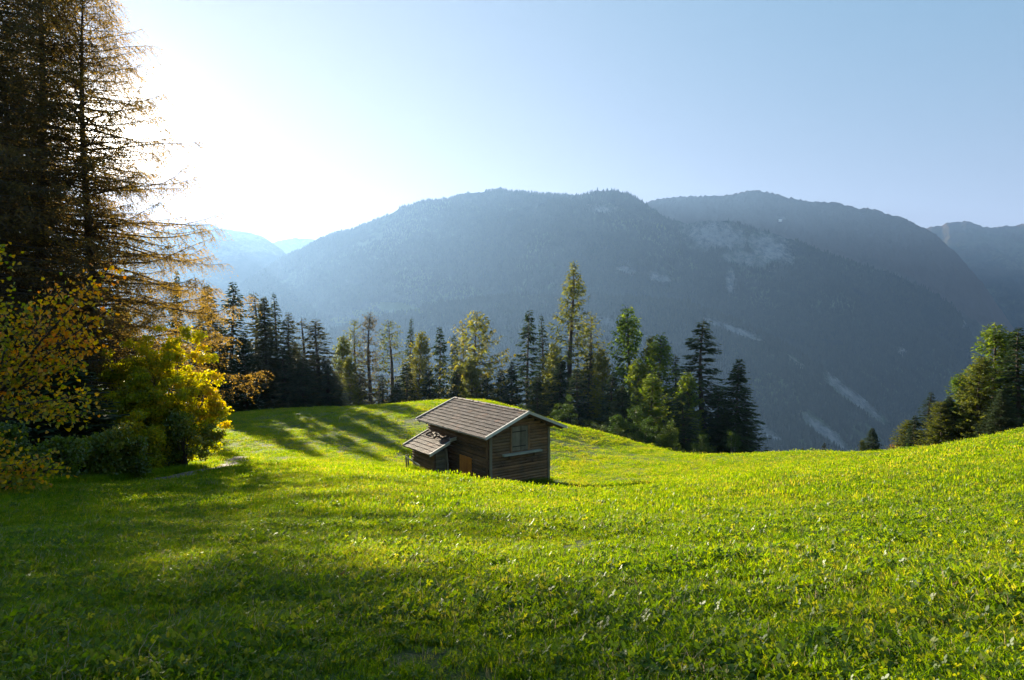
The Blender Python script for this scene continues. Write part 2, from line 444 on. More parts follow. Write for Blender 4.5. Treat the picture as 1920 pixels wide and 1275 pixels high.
MTN = {}
def mountain(name, sky, run, foot, mat, seed, k=1.0, nu=420, nv=150, amp=90, gully=70, ser=6, rock=(), meadow=(), heath=0, scale=1.0):
    sky = np.array(sky, float); sky[:, 2] *= k; run *= k; amp *= k; gully *= k; scale *= k
    u = np.linspace(0, 1, nu); s = np.linspace(sky[0, 0], sky[-1, 0], nu)
    py = np.interp(s, sky[:, 0], sky[:, 1]); dd = np.interp(s, sky[:, 0], sky[:, 2])
    kk = np.ones(9)/9; py2 = np.convolve(np.pad(py, 4, 'edge'), kk, 'valid'); py = py*.5+py2*.5
    py = py+fbm(s*.03, s*0, 5, seed, .6)*5
    R = np.array([P(a, b, c) for a, b, c in zip(s, py, dd)])
    hz = np.hypot(R[:, 0], R[:, 1])
    dirn = -np.stack([R[:, 0]/hz, R[:, 1]/hz], 1)
    v = np.concatenate([-np.linspace(.5, .02, 12), np.linspace(0, 1, nv)**1.25])
    V, U = np.meshgrid(v, u, indexing='ij')
    runu = run*(1+.15*fbm(s*.004, s*0+3, 2, seed+2))
    off = V*runu[None, :]
    X = R[None, :, 0]+dirn[None, :, 0]*off; Y = R[None, :, 1]+dirn[None, :, 1]*off
    drop = np.where(V >= 0, np.clip(V, 0, 1)*.85+.15*(1-(1-np.clip(V, 0, 1))**2), -V*1.0)
    Z = R[None, :, 2]+(foot-R[None, :, 2])*drop
    env = np.clip(np.abs(V)*5, 0, 1)*np.clip((1.1-V)*3, 0, 1)
    sc = .0011/scale
    Z = Z+env*(fbm(X*sc*.8, Y*sc*.8, 6, seed, .55)*amp*1.3 - (ridged(X*sc+Z*0, Y*sc*.6+X*sc*.4, 5, seed+30)-.6)*gully*2.2)
    Z = Z+(vnoise(X*.06, Y*.06, seed+5)-.5)*ser*1.2
    vx, vy = proj_np(X, Y, Z)
    rk = blobs(vx, vy, rock) if len(rock) else np.zeros_like(vx)
    md = blobs(vx, vy, meadow) if len(meadow) else np.zeros_like(vx)
    ht = np.clip(heath*(1-np.clip(V, 0, 1)*2.2), 0, 1)
    nr, nc = V.shape
    i = np.arange(nr-1)[:, None]*nc; j = np.arange(nc-1)[None, :]
    q = np.stack([i+j, i+j+1, i+nc+j+1, i+nc+j], -1).reshape(-1, 4)
    me = mesh_np(name, np.stack([X, Y, Z], -1).reshape(-1, 3), None, q, mat,
                 {'rock': rk.ravel(), 'meadow': md.ravel(), 'heath': ht.ravel()}, True)
    MTN[name+str(seed)] = (X[12:], Y[12:], Z[12:], rk[12:], md[12:])
    return tag(link(name, me), kind='structure')

m_wood = mountain_mat('forested_slope')
m_alp = mountain_mat('alpine_slope', ((.012, .022, .012), (.035, .045, .02)), (.08, .10, .03), ((.1, .095, .09), (.28, .27, .25)), (.09, .062, .038))
mountain('mountain_near_spur', [(380, 720, 3400), (560, 640, 3400), (700, 596, 3350), (830, 566, 3300), (950, 552, 3250), (1130, 553, 3200), (1290, 566, 3100), (1380, 600, 3050), (1480, 650, 2950), (1600, 730, 2850), (1720, 830, 2750), (1850, 930, 2650)],
         1500, -900, m_wood, 11, 1.0, 460, 130, 45, 90, 5,
         rock=[(1370, 617, 75, 9, 20, 1.0), (1600, 745, 80, 14, 38, 1.0), (1545, 808, 64, 13, 38, 1.0), (1440, 812, 50, 13, 35, .85), (1130, 600, 60, 10, 20, .7), (1230, 640, 50, 8, 20, .7), (1495, 680, 30, 6, 35, .7)],
         meadow=[(760, 582, 45, 9, 0, .8), (720, 575, 30, 6, -10, .8)], scale=.7)
mountain('mountain_main_spur', [(700, 640, 5600), (800, 520, 5300), (880, 440, 5000), (960, 396, 4850), (1040, 376, 4700), (1075, 368, 4700), (1120, 358, 4650), (1155, 357, 4650), (1190, 369, 4600), (1215, 388, 4600), (1245, 408, 4550), (1290, 419, 4500), (1330, 413, 4450), (1370, 413, 4450), (1400, 425, 4450), (1450, 437, 4400), (1500, 456, 4350), (1560, 477, 4300), (1620, 497, 4250), (1690, 520, 4200), (1740, 545, 4150), (1785, 570, 4100), (1812, 605, 4100), (1832, 650, 4050), (1860, 720, 4000), (1920, 860, 3900)],
         2000, -900, m_wood, 23, 1.0, 620, 190, 90, 210, 9,
         rock=[(1345, 442, 75, 30, 12, 1.1), (1440, 465, 52, 28, 20, 1.1), (1400, 485, 70, 20, 10, .8), (1290, 440, 30, 14, 0, .5), (1370, 530, 12, 30, 5, .85), (1175, 508, 24, 9, 10, .85), (1235, 520, 28, 9, 15, .85), (1130, 392, 44, 12, 0, .75), (1810, 605, 10, 22, 10, .5), (1690, 655, 14, 18, 20, .5)],
         meadow=[(1240, 425, 22, 9, 10, .75), (1620, 670, 90, 26, 25, .42)])
mountain('mountain_back', [(180, 760, 6900), (300, 655, 6800), (400, 570, 6700), (470, 518, 6600), (540, 480, 6500), (600, 447, 6450), (650, 432, 6400), (700, 416, 6400), (760, 388, 6350), (800, 377, 6300), (830, 374, 6300), (880, 364, 6250), (935, 358, 6200), (1000, 362, 6200), (1075, 365, 6200), (1140, 372, 6200), (1250, 420, 6200), (1400, 520, 6200)],
         2800, -900, m_wood, 37, .85, 520, 150, 150, 240, 10,
         rock=[(1010, 420, 20, 8, 0, .5)], meadow=[(740, 578, 60, 14, 5, .85), (690, 590, 40, 10, 5, .8), (640, 600, 40, 9, 0, .6), (960, 362, 60, 6, 0, .4), (800, 378, 50, 5, 0, .5)], scale=1.4)
mountain('mountain_right_range', [(1100, 470, 9500), (1180, 395, 9400), (1215, 378, 9300), (1245, 370, 9300), (1290, 366, 9300), (1340, 368, 9200), (1385, 360, 9100), (1420, 355, 9000), (1455, 364, 9000), (1500, 374, 8900), (1530, 380, 8900), (1570, 380, 8800), (1610, 389, 8700), (1650, 396, 8600), (1690, 408, 8500), (1725, 423, 8400), (1760, 445, 8300), (1800, 480, 8200), (1850, 540, 8000), (1930, 660, 7800)],
         3800, -900, m_alp, 51, .66, 520, 150, 260, 420, 16, rock=[(1470, 410, 10, 5, 0, .5)], meadow=[(1520, 440, 60, 12, 10, .5)], heath=1.0, scale=1.8)
mountain('mountain_far_right', [(1650, 470, 12500), (1740, 428, 12300), (1780, 420, 12200), (1813, 416, 12100), (1835, 423, 12000), (1870, 428, 11900), (1920, 421, 11800), (2000, 400, 11600), (2200, 360, 11000), (2500, 380, 10500)],
         6000, -900, m_alp, 67, .58, 360, 110, 420, 520, 14, heath=.6, scale=2.5)
mountain('mountain_far_left', [(-400, 400, 9000), (0, 470, 10000), (200, 452, 10200), (300, 432, 10200), (365, 420, 10200), (392, 419, 10200), (420, 429, 10200), (450, 433, 10200), (480, 437, 10200), (500, 448, 10200), (530, 468, 10200), (560, 500, 10200), (700, 620, 10200)],
         5200, -900, m_alp, 83, .74, 300, 80, 160, 140, 6, scale=2.2)
mountain('mountain_horizon_left', [(380, 520, 17500), (470, 470, 17200), (500, 458, 17000), (530, 451, 17000), (555, 446, 17000), (590, 450, 17000), (640, 470, 17000), (760, 540, 17000)],
         6000, -900, m_alp, 91, .52, 160, 50, 160, 140, 10, scale=3)

# conifers covering the two nearest mountains: far-off woods that read as one mass
def point_instancer(name, pts, scl, rotz, kinds, coll, tilt=None):
    me = bpy.data.meshes.new(name)
    me.vertices.add(len(pts)); me.vertices.foreach_set('co', np.asarray(pts, np.float32).ravel())
    rot = np.zeros((len(pts), 3), np.float32); rot[:, 2] = rotz
    if tilt is not None: rot[:, 0] = tilt[:, 0]; rot[:, 1] = tilt[:, 1]
    a = me.attributes.new('rot', 'FLOAT_VECTOR', 'POINT'); a.data.foreach_set('vector', rot.ravel())
    sc3 = np.repeat(np.asarray(scl, np.float32)[:, None], 3, 1) if np.ndim(scl) == 1 else np.asarray(scl, np.float32)
    a = me.attributes.new('scl', 'FLOAT_VECTOR', 'POINT'); a.data.foreach_set('vector', sc3.ravel())
    a = me.attributes.new('pick', 'INT', 'POINT'); a.data.foreach_set('value', np.asarray(kinds, np.int32))
    me.update()
    o = link(name, me)
    ng = bpy.data.node_groups.new(name+'_nodes', 'GeometryNodeTree')
    ng.interface.new_socket('Geometry', in_out='INPUT', socket_type='NodeSocketGeometry')
    ng.interface.new_socket('Geometry', in_out='OUTPUT', socket_type='NodeSocketGeometry')
    N, L = ng.nodes, ng.links
    gi = N.new('NodeGroupInput'); go = N.new('NodeGroupOutput')
    ci = N.new('GeometryNodeCollectionInfo'); ci.inputs['Collection'].default_value = coll
    ci.inputs['Separate Children'].default_value = True; ci.inputs['Reset Children'].default_value = True
    ip = N.new('GeometryNodeInstanceOnPoints')
    def named(nm, t):
        k = N.new('GeometryNodeInputNamedAttribute'); k.data_type = t; k.inputs['Name'].default_value = nm
        return k.outputs['Attribute']
    L.new(gi.outputs[0], ip.inputs['Points']); L.new(ci.outputs[0], ip.inputs['Instance'])
    ip.inputs['Pick Instance'].default_value = True
    L.new(named('pick', 'INT'), ip.inputs['Instance Index'])
    e2r = N.new('FunctionNodeEulerToRotation'); L.new(named('rot', 'FLOAT_VECTOR'), e2r.inputs[0])
    L.new(e2r.outputs[0], ip.inputs['Rotation']); L.new(named('scl', 'FLOAT_VECTOR'), ip.inputs['Scale'])
    L.new(ip.outputs[0], go.inputs[0])
    md = o.modifiers.new('scatter', 'NODES'); md.node_group = ng
    return o

rng = np.random.default_rng(4)
m_farwood = leaf_mat('far_conifer_needles', [(0, (.012, .020, .010)), (.5, (.018, .030, .013)), (1, (.034, .044, .018))], .15, .005, .6, .6)
m_farwood_c = bpy.data.collections.new('far_conifer_kinds')
for k in range(3):
    g = Geo()
    for (z0, z1, r0) in [(.08, .55, .20), (.3, .78, .15), (.55, 1.0, .095)]:
        th = np.arange(7)/7*2*math.pi+rng.uniform(0, 1)
        rr = r0*rng.uniform(.75, 1.2, 7)
        v = np.stack([rr*np.cos(th), rr*np.sin(th), np.full(7, z0)+rng.uniform(-.03, .03, 7)], 1)
        v = np.concatenate([v, [[0, 0, z1]]])
        g.add(v, [(i, (i+1) % 7, 7) for i in range(7)], rt=rng.uniform(.2, .8, 7))
    o = bpy.data.objects.new('far_conifer', g.mesh('far_conifer', m_farwood)); m_farwood_c.objects.link(o)
def far_forest(key, n, hmin, hmax, vmax, label, seed, vpow=1.0):
    X, Y, Z, rk, md = MTN[key]; r = np.random.default_rng(seed)
    nr, nc = X.shape
    fi = (r.uniform(0, 1, n)**vpow)*(nr*vmax-2); fj = r.uniform(0, nc-2, n)
    i = fi.astype(int); j = fj.astype(int); a = fi-i; b = fj-j
    def S(A): return (A[i, j]*(1-b)+A[i, j+1]*b)*(1-a)+(A[i+1, j]*(1-b)+A[i+1, j+1]*b)*a
    x, y, z, rr, mm = S(X), S(Y), S(Z), S(rk), S(md)
    keep = (rr*.9+vnoise(x*.012, y*.012, 3)*.5 < .62) & (mm+vnoise(x*.006, y*.006, 8)*.5 < .85) & (fbm(x*.004, y*.004, 3, seed) > -.45)
    x, y, z = x[keep], y[keep], z[keep]; m = len(x)
    h = r.uniform(hmin, hmax, m)
    sc = np.stack([h*1.1, h*1.1, h], 1)
    o = point_instancer('far_forest', np.stack([x, y, z-1.5], 1), sc, r.uniform(0, 6.28, m), r.integers(0, 3, m), m_farwood_c)
    tag(o, label, 'forest', kind='stuff')
far_forest('mountain_near_spur11', 60000, 14, 30, .75, 'dense conifer forest covering the lower spur across the valley', 1, .9)
far_forest('mountain_main_spur23', 100000, 16, 32, .95, 'dark conifer forest on the steep rocky mountain spur', 2, .8)
far_forest('mountain_back37', 60000, 18, 32, .8, 'hazy conifer forest on the broad mountain behind', 3, 1.1)

# ------------------------------------------------------------------ haze
def build_haze():
    g = Geo(); g.box((-9600, -9600, -1000), (9600, 11500, 1520))
    m = bpy.data.materials.new('valley_haze'); m.use_nodes = True
    n, l = m.node_tree.nodes, m.node_tree.links; n.clear()
    pv = n.new('ShaderNodeVolumePrincipled'); pv.inputs['Density'].default_value = HAZE_DENSITY
    pv.inputs['Color'].default_value = (.33, .57, 1.0, 1); pv.inputs['Anisotropy'].default_value = HAZE_ANISO
    o = n.new('ShaderNodeOutputMaterial'); l.new(pv.outputs[0], o.inputs['Volume'])
    tag(link('haze', g.mesh('haze', m)), 'thin blue valley haze in front of the mountains', 'haze', kind='stuff')
build_haze()
# ------------------------------------------------------------------ meadow grass
m_grass = leaf_mat('grass_blades', [(0, (.028, .085, .005)), (.35, (.060, .145, .006)), (.7, (.110, .182, .009)), (1, (.200, .200, .030))], .62, .025, .42, .5, .35, hue=.465, tval=2.25)
m_weed = leaf_mat('clover_and_rosette_leaves', [(0, (.035, .090, .010)), (.6, (.080, .145, .012)), (1, (.150, .178, .02))], .6, .05, .42, .5, .5, hue=.463, tval=2.5)
m_straw = leaf_mat('dry_grass_stalks', [(0, (.20, .15, .07)), (1, (.42, .36, .22))], .4, .04, .5, .3)
def tuft(name, n, rad, h0, h1, w, lean, mat, seed):
    r = np.random.default_rng(seed); g = Geo()
    a = r.uniform(0, 2*math.pi, n); q = rad*np.sqrt(r.uniform(0, 1, n))
    bx, by = q*np.cos(a), q*np.sin(a)
    h = r.uniform(h0, h1, n); d = r.uniform(0, 2*math.pi, n); ln = lean*r.uniform(.2, 1.2, n)*h
    dx, dy = np.cos(d), np.sin(d); f = r.uniform(0, 2*math.pi, n); wx, wy = np.cos(f)*w/2, np.sin(f)*w/2
    ww = r.uniform(.6, 1.3, n)
    V = np.zeros((n, 5, 3))
    V[:, 0] = np.stack([bx-wx*ww, by-wy*ww, -.02+0*h], 1); V[:, 1] = np.stack([bx+wx*ww, by+wy*ww, -.02+0*h], 1)
    mx, my, mz = bx+dx*ln*.35, by+dy*ln*.35, h*.62
    V[:, 2] = np.stack([mx+wx*ww*.85, my+wy*ww*.85, mz], 1); V[:, 3] = np.stack([mx-wx*ww*.85, my-wy*ww*.85, mz], 1)
    V[:, 4] = np.stack([bx+dx*ln, by+dy*ln, h*np.clip(1-.25*ln/h, .5, 1)], 1)
    i = np.arange(n)[:, None]*5
    rv = r.uniform(.1, .9, n)
    g.add(V.reshape(-1, 3), (i+np.array([3, 2, 4])).reshape(-1, 3), (i+np.array([0, 1, 2, 3])).reshape(-1, 4), rv, rv)
    return g.mesh(name, mat)
def clover(name, n, rad, h0, h1, size, mat, seed):
    r = np.random.default_rng(seed); g = Geo()
    for k in range(n):
        a = r.uniform(0, 6.28); q = rad*math.sqrt(r.uniform()); x, y, z = q*math.cos(a), q*math.sin(a), r.uniform(h0, h1)
        rv = r.uniform(.1, .9); tl = r.normal(0, .75, 2)
        for m in range(3):
            b = a+m*2.09; s = size*r.uniform(.7, 1.2)
            c, sn = math.cos(b), math.sin(b)
            pts = [(0, 0), (s*.55, -s*.42), (s*1.05, -.2*s), (s*1.05, .2*s), (s*.55, s*.42)]
            v = [(x+p*c-t*sn, y+p*sn+t*c, z+(p*c-t*sn)*tl[0]+(p*sn+t*c)*tl[1]) for p, t in pts]
            g.add(v, [(0, 1, 2), (0, 2, 3), (0, 3, 4)], rt=rv)
    return g.mesh(name, mat)
def rosette(name, n, ln, w, up, mat, seed):
    r = np.random.default_rng(seed); g = Geo()
    for k in range(n):
        a = k/n*6.28+r.uniform(-.3, .3); L_ = ln*r.uniform(.6, 1.15); W = w*r.uniform(.7, 1.2); u = up*r.uniform(.5, 1.4)
        c, s = math.cos(a), math.sin(a); rows = []
        for t in (0, .3, .6, .85, 1):
            x = L_*t*math.cos(u)*(1-.1*t); z = L_*math.sin(u)*(t-.55*t*t)+.01
            hw = W*.5*[.25, .7, 1, .65, .03][int([0, .3, .6, .85, 1].index(t))]
            rows += [(x*c-hw*s, x*s+hw*c, z+.25*hw), (x*c+hw*s, x*s-hw*c, z+.25*hw)]
        q = [(i*2, i*2+1, i*2+3, i*2+2) for i in range(4)]
        g.add(rows, q=q, rq=r.uniform(.1, .9))
    return g.mesh(name, mat)
kinds = bpy.data.collections.new('meadow_plant_kinds')
plant_meshes = [
    tuft('a0', 30, .085, .035, .11, .0085, 1.0, m_grass, 1), tuft('a1', 24, .075, .04, .135, .0080, .8, m_grass, 2),
    tuft('a2', 34, .10, .03, .09, .0075, 1.4, m_grass, 3),
    clover('a3', 16, .085, .03, .09, .024, m_weed, 4), clover('a4', 12, .07, .04, .10, .018, m_weed, 5),
    rosette('a5', 9, .15, .038, .85, m_weed, 6), rosette('a6', 6, .15, .040, 1.0, m_weed, 7),
    tuft('a7', 7, .07, .05, .15, .0035, 1.1, m_straw, 8),
    tuft('a8', 46, .26, .03, .078, .012, 1.0, m_grass, 9), tuft('a9', 70, .5, .03, .075, .022, 1.0, m_grass, 10)]
for i, me in enumerate(plant_meshes):
    me.name = 'meadow_plant'; kinds.objects.link(bpy.data.objects.new('meadow_plant_%d' % i, me))
PATH = [(300, 906, 30), (330, 897, 31.5), (368, 884, 34.5), (405, 872, 38), (432, 857, 43), (452, 842, 48)]
PATHP = np.array([P(*p) for p in PATH])[:, :2]
def path_dist(x, y):
    d = np.full(len(x), 1e9)
    for a, b in zip(PATHP[:-1], PATHP[1:]):
        ab = b-a; t = np.clip(((x-a[0])*ab[0]+(y-a[1])*ab[1])/(ab@ab), 0, 1)
        d = np.minimum(d, np.hypot(x-a[0]-t*ab[0], y-a[1]-t*ab[1]))
    return d
HUT0 = np.array([-1.50, 40.0]); HBX = np.array([.812, .584]); HBY = np.array([-.584, .812]); HUT_Z = -11.1
def in_hut(x, y):
    u = (x-HUT0[0])*HBX[0]+(y-HUT0[1])*HBX[1]; v = (x-HUT0[0])*HBY[0]+(y-HUT0[1])*HBY[1]
    return ((u > 0) & (u < 5.1) & (v > 0) & (v < 8.4)) | ((u > -1.5) & (u < .1) & (v > 4.5) & (v < 8))
def scatter(y0, y1, dens, probs, s0, s1, seed, half=.90, xmax=75, keepf=None):
    r = np.random.default_rng(seed)
    area = half*(y1*y1-y0*y0)
    n = int(area*dens)
    y = np.sqrt(r.uniform(y0*y0, y1*y1, n)); x = r.uniform(-1, 1, n)*half*y
    pn = fbm(x*.9, y*.9, 3, 77); pn2 = fbm(x*.22, y*.22, 3, 78)
    keep = (np.abs(x) < xmax) & ~in_hut(x, y) & (path_dist(x, y) > .80+.5*fbm(x*2.2, y*2.2, 2, 31))
    keep &= (pn > -.50) | (r.uniform(0, 1, n) < .25)
    x, y, pn, pn2 = x[keep], y[keep], pn[keep], pn2[keep]; n = len(x)
    cum = np.cumsum(probs)/np.sum(probs)
    kd = np.searchsorted(cum, r.uniform(0, 1, n))
    z = ground(x, y)
    s = r.uniform(s0, s1, n)*(1+.65*pn+.35*pn2)
    tl = r.normal(0, .12, (n, 2))
    return np.stack([x, y, z], 1), s, r.uniform(0, 6.28, n), kd, tl
parts = [scatter(2.6, 7, 620, [5, 5, 5, 1.8, 1.4, .8, .5, 1.5, 0, 0], .6, 1.5, 1),
         scatter(7, 14, 300, [6, 6, 6, 1.6, 1.2, .4, .3, 1.6, 0, 0], .8, 1.5, 2),
         scatter(14, 26, 62, [1, 1, 1, .6, .4, .15, .15, .9, 7, 0], .9, 1.5, 3),
         scatter(26, 50, 13, [0, 0, .4, .3, 0, 0, .1, .3, 6, 5], .9, 1.4, 4),
         scatter(50, 105, 5.0, [0, 0, 0, 0, 0, 0, 0, .1, 0, 8], .9, 1.5, 5)]
pts = np.concatenate([p[0] for p in parts]); sc = np.concatenate([p[1] for p in parts]); rz = np.concatenate([p[2] for p in parts])
kd = np.concatenate([p[3] for p in parts]); tl = np.concatenate([p[4] for p in parts])
gr = point_instancer('meadow_grass', pts, sc, rz, kd, kinds, tl)
tag(gr, 'short green pasture grass with clover and weeds on the meadow', 'grass', kind='stuff')

# trodden dirt path beside the bushes
def build_path():
    g = Geo(); r = np.random.default_rng(5)
    pts = []
    for a, b in zip(PATHP[:-1], PATHP[1:]):
        for t in np.linspace(0, 1, 14, endpoint=False): pts.append(a+(b-a)*t)
    pts.append(PATHP[-1]); pts = np.array(pts); n = len(pts)
    tg = np.gradient(pts, axis=0); tg /= np.linalg.norm(tg, axis=1)[:, None]
    nm = np.stack([-tg[:, 1], tg[:, 0]], 1)
    w = 1.0+.35*fbm(np.arange(n)*.21, np.zeros(n), 3, 4)+np.linspace(.15, -.25, n)
    V = []
    for k in np.linspace(-1, 1, 7):
        p = pts+nm*(w*k)[:, None]+r.normal(0, .03, (n, 2))
        z = ground(p[:, 0], p[:, 1])+.03-.02*abs(k)+r.normal(0, .03, n)
        if abs(k) == 1: z -= .06
        V.append(np.stack([p[:, 0], p[:, 1], z], 1))
    V = np.array(V); i = np.arange(6)[:, None]*n; j = np.arange(n-1)[None, :]
    g.add(V.reshape(-1, 3), q=np.stack([i+j, i+n+j, i+n+j+1, i+j+1], -1).reshape(-1, 4))
    m, nn, l = new_mat('trodden_dirt')
    geo = nn.new('ShaderNodeNewGeometry'); no = noise(nn, l, 3, 6, geo.outputs['Position'], .7)
    rr = ramp(nn, [(.3, (.05, .038, .022)), (.55, (.13, .10, .065)), (.8, (.24, .20, .15))]); l.new(no.outputs['Fac'], rr.inputs[0])
    b = nn.new('ShaderNodeBsdfPrincipled'); b.inputs['Roughness'].default_value = .9
    l.new(rr.outputs[0], b.inputs['Base Color'])
    bu = nn.new('ShaderNodeBump'); bu.inputs['Distance'].default_value = .06; l.new(no.outputs['Fac'], bu.inputs['Height']); l.new(bu.outputs[0], b.inputs['Normal'])
    o = nn.new('ShaderNodeOutputMaterial'); l.new(b.outputs[0], o.inputs['Surface'])
    tag(link('path', g.mesh('path', m, True)), kind='structure')
build_path()

# ------------------------------------------------------------------ the barn
m_log = wood_mat('dark_weathered_logs', (.050, .025, .011), (.32, .17, .075), .45, 0)
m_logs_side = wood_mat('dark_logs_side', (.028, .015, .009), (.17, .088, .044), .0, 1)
m_grey = wood_mat('greyed_planks', (.07, .060, .040), (.26, .22, .155), .3, 2)
m_ledge = wood_mat('greyed_ledge', (.20, .21, .17), (.48, .50, .42), 0, 0)
m_verge = wood_mat('pale_verge_board', (.36, .34, .31), (.66, .63, .58), 0, 0)
m_door = wood_mat('orange_brown_door', (.34, .10, .010), (.62, .23, .03), 0, 2)
m_inner = wood_mat('dark_inner_boards', (.010, .007, .005), (.03, .02, .014), 0, 2)
def tile_mat():
    m, n, l = new_mat('weathered_roof_tile')
    geo = n.new('ShaderNodeNewGeometry'); oi = n.new('ShaderNodeObjectInfo')
    no = noise(n, l, 7, 7, geo.outputs['Position'], .75); no2 = noise(n, l, .8, 3, geo.outputs['Position'])
    r0 = ramp(n, [(0, (.048, .030, .026)), (.5, (.082, .053, .045)), (.85, (.118, .080, .066)), (1, (.15, .062, .034))]); l.new(oi.outputs['Random'], r0.inputs[0])
    r1 = ramp(n, [(.44, (1.15, 1.1, 1.1)), (.60, (.26, .22, .20))]); l.new(no.outputs['Fac'], r1.inputs[0])
    c = mixc(n, l, .75, r0.outputs[0], r1.outputs[0], 'MULTIPLY')
    r2 = ramp(n, [(.62, (0, 0, 0)), (.68, (1, 1, 1))]); l.new(no.outputs['Fac'], r2.inputs[0])
    c = mixc(n, l, r2.outputs[0], c, (.11, .10, .05))
    b = n.new('ShaderNodeBsdfPrincipled'); b.inputs['Roughness'].default_value = .7; l.new(c, b.inputs['Base Color'])
    bu = n.new('ShaderNodeBump'); bu.inputs['Distance'].default_value = .02; l.new(no.outputs['Fac'], bu.inputs['Height']); l.new(bu.outputs[0], b.inputs['Normal'])
    o = n.new('ShaderNodeOutputMaterial'); l.new(b.outputs[0], o.inputs['Surface'])
    return m
m_tile = tile_mat()
barn = tag(empty('hay_barn', (HUT0[0], HUT0[1], HUT_Z), HUT_RZ), 'small dark timber hay barn with brown tiled roof and side lean-to in the meadow', 'barn')
W, LEN, RX, RZT, SL = 5.1, 8.4, 2.75, 5.12, .40
def unit_log(seed, sides=8):
    """one squared-off round log, unit length along x, unit height, bulging outward to -y"""
    r = random.Random(seed); g = Geo(); n = 4
    prof = [(0, .0), (-.55, .08), (-.92, .3), (-1, .5), (-.92, .72), (-.55, .93), (0, 1.0), (.4, .5)]
    V = []
    for k in range(n+1):
        ox, oz, s = r.uniform(-.06, .06), r.uniform(-.03, .03), r.uniform(.9, 1.05)
        V += [(k/n, p*s+ox, q+oz) for p, q in prof]
    q = [(k*8+j, (k+1)*8+j, (k+1)*8+(j+1) % 8, k*8+(j+1) % 8) for k in range(n) for j in range(8)]
    q += [(3, 2, 1, 0), (3, 0, 7, 4), (7, 6, 5, 4)]; m = n*8
    q += [(m, m+1, m+2, m+3), (m+4, m+7, m, m+3), (m+4, m+5, m+6, m+7)]
    g.add(V, q=q); return g
log_meshes = {}
def log_mesh(mat, k):
    if (mat.name, k) not in log_meshes: log_meshes[(mat.name, k)] = unit_log(k).mesh('log', mat)
    return log_meshes[(mat.name, k)]
rl = random.Random(3)
def put_log(parent, x0, y0, z, length, h, rot, mat, depth=.09):
    o = link('log', log_mesh(mat, rl.randrange(4)), parent)
    o.location = (x0, y0, z); o.scale = (length, depth, h); o.rotation_euler = (0, rl.uniform(-.003, .003), rot)
    return o
def roof_z(x): return RZT-SL*abs(x-RX)
# gable wall: core boards, then one log per course
def wall(label, core, mat=m_inner):
    g = Geo(); 
    for c in core: g.add(c[0], q=c[1])
    o = link('wall', g.mesh('wall', mat), barn); 
    if label: o['label'] = label
    return o
def slab_poly(poly, axis, lo, hi):
    """prism from a 2-D polygon (u,z), extruded along the other horizontal axis"""
    n = len(poly)
    V = [((u, lo, z) if axis == 'y' else (lo, u, z)) for u, z in poly]+[((u, hi, z) if axis == 'y' else (hi, u, z)) for u, z in poly]
    q = [(i, (i+1) % n, (i+1) % n+n, i+n) for i in range(n)]
    if n == 4: q += [(0, 1, 2, 3), (7, 6, 5, 4)]
    else: q += [(0, 1, 2, 3), (0, 3, 4, 4)][:1]; 
    return V, q
def prism(g, poly, axis, lo, hi, r=.5):
    n = len(poly)
    V = [((u, lo, z) if axis == 'y' else (lo, u, z)) for u, z in poly]+[((u, hi, z) if axis == 'y' else (hi, u, z)) for u, z in poly]
    g.add(V, t=[(0, i, i+1) for i in range(1, n-1)]+[(n, n+i+1, n+i) for i in range(1, n-1)], q=[(i, (i+1) % n, (i+1) % n+n, i+n) for i in range(n)], rt=r, rq=r)
def gable(y0, y1, label, face):
    g = Geo(); prism(g, [(.12, -.7), (W-.12, -.7), (W-.12, roof_z(W-.12)-.22), (RX, RZT-.22), (.12, roof_z(.12)-.22)], 'y', y0, y1)
    wl_ = link('wall', g.mesh('wall', m_inner), barn); wl_['label'] = label
    z = -.55; h = .205
    while z < RZT-.35:
        hh = h*rl.uniform(.92, 1.08)
        lo = 0.0; hi = W; zt = z+hh
        lim = (RZT-.2-zt)/SL
        lo = max(lo, RX-lim); hi = min(hi, RX+lim)
        if hi-lo > .3:
            if face < 0: put_log(wl_, lo, y0, z, hi-lo, hh*.94, 0, m_log, .085)
            else: put_log(wl_, hi, y1, z, hi-lo, hh*.94, math.pi, m_log, .085)
        z += hh
    return wl_
gable(0, .14, 'gable wall with flaking, speckled dark logs', -1)
gable(LEN-.14, LEN, 'rear gable wall', 1)
def side(x0, x1, label, face, mat):
    g = Geo(); xo = x0 if face < 0 else x1
    g.box((x0, .145, -.7), (x1, LEN-.145, roof_z(xo)-.26))
    wl_ = link('wall', g.mesh('wall', m_inner), barn); wl_['label'] = label
    z = -.55
    while z < roof_z(xo)-.42:
        hh = .215*rl.uniform(.92, 1.08)
        if face < 0:
            if -.2 < z < 1.85: 
                put_log(wl_, x0, 2.02, z, 2.02, hh*.94, -math.pi/2, mat, .085)
                put_log(wl_, x0, LEN, z, LEN-3.72, hh*.94, -math.pi/2, mat, .085)
            else: put_log(wl_, x0, LEN, z, LEN, hh*.94, -math.pi/2, mat, .085)
        else: put_log(wl_, x1, 0, z, LEN, hh*.985, math.pi/2, mat, .075)
        z += hh
    return wl_
side(0.0, .14, 'long side wall in shade beside the lean-to', -1, m_logs_side)
side(W-.14, W, 'far long side wall', 1, m_logs_side)
# corner posts
for (x, y, wx) in [(-.03, -.11, .17), (4.88, -.11, .17)]:
    g = Geo(); g.box((x, y-.05, -.7), (x+wx, y+.05, roof_z(x)-.24)); link('corner_post', g.mesh('corner_post', m_grey), barn)
g = Geo(); g.box((-.12, .02, -.7), (-.06, .22, 3.75)); link('corner_post', g.mesh('corner_post', m_logs_side), barn)
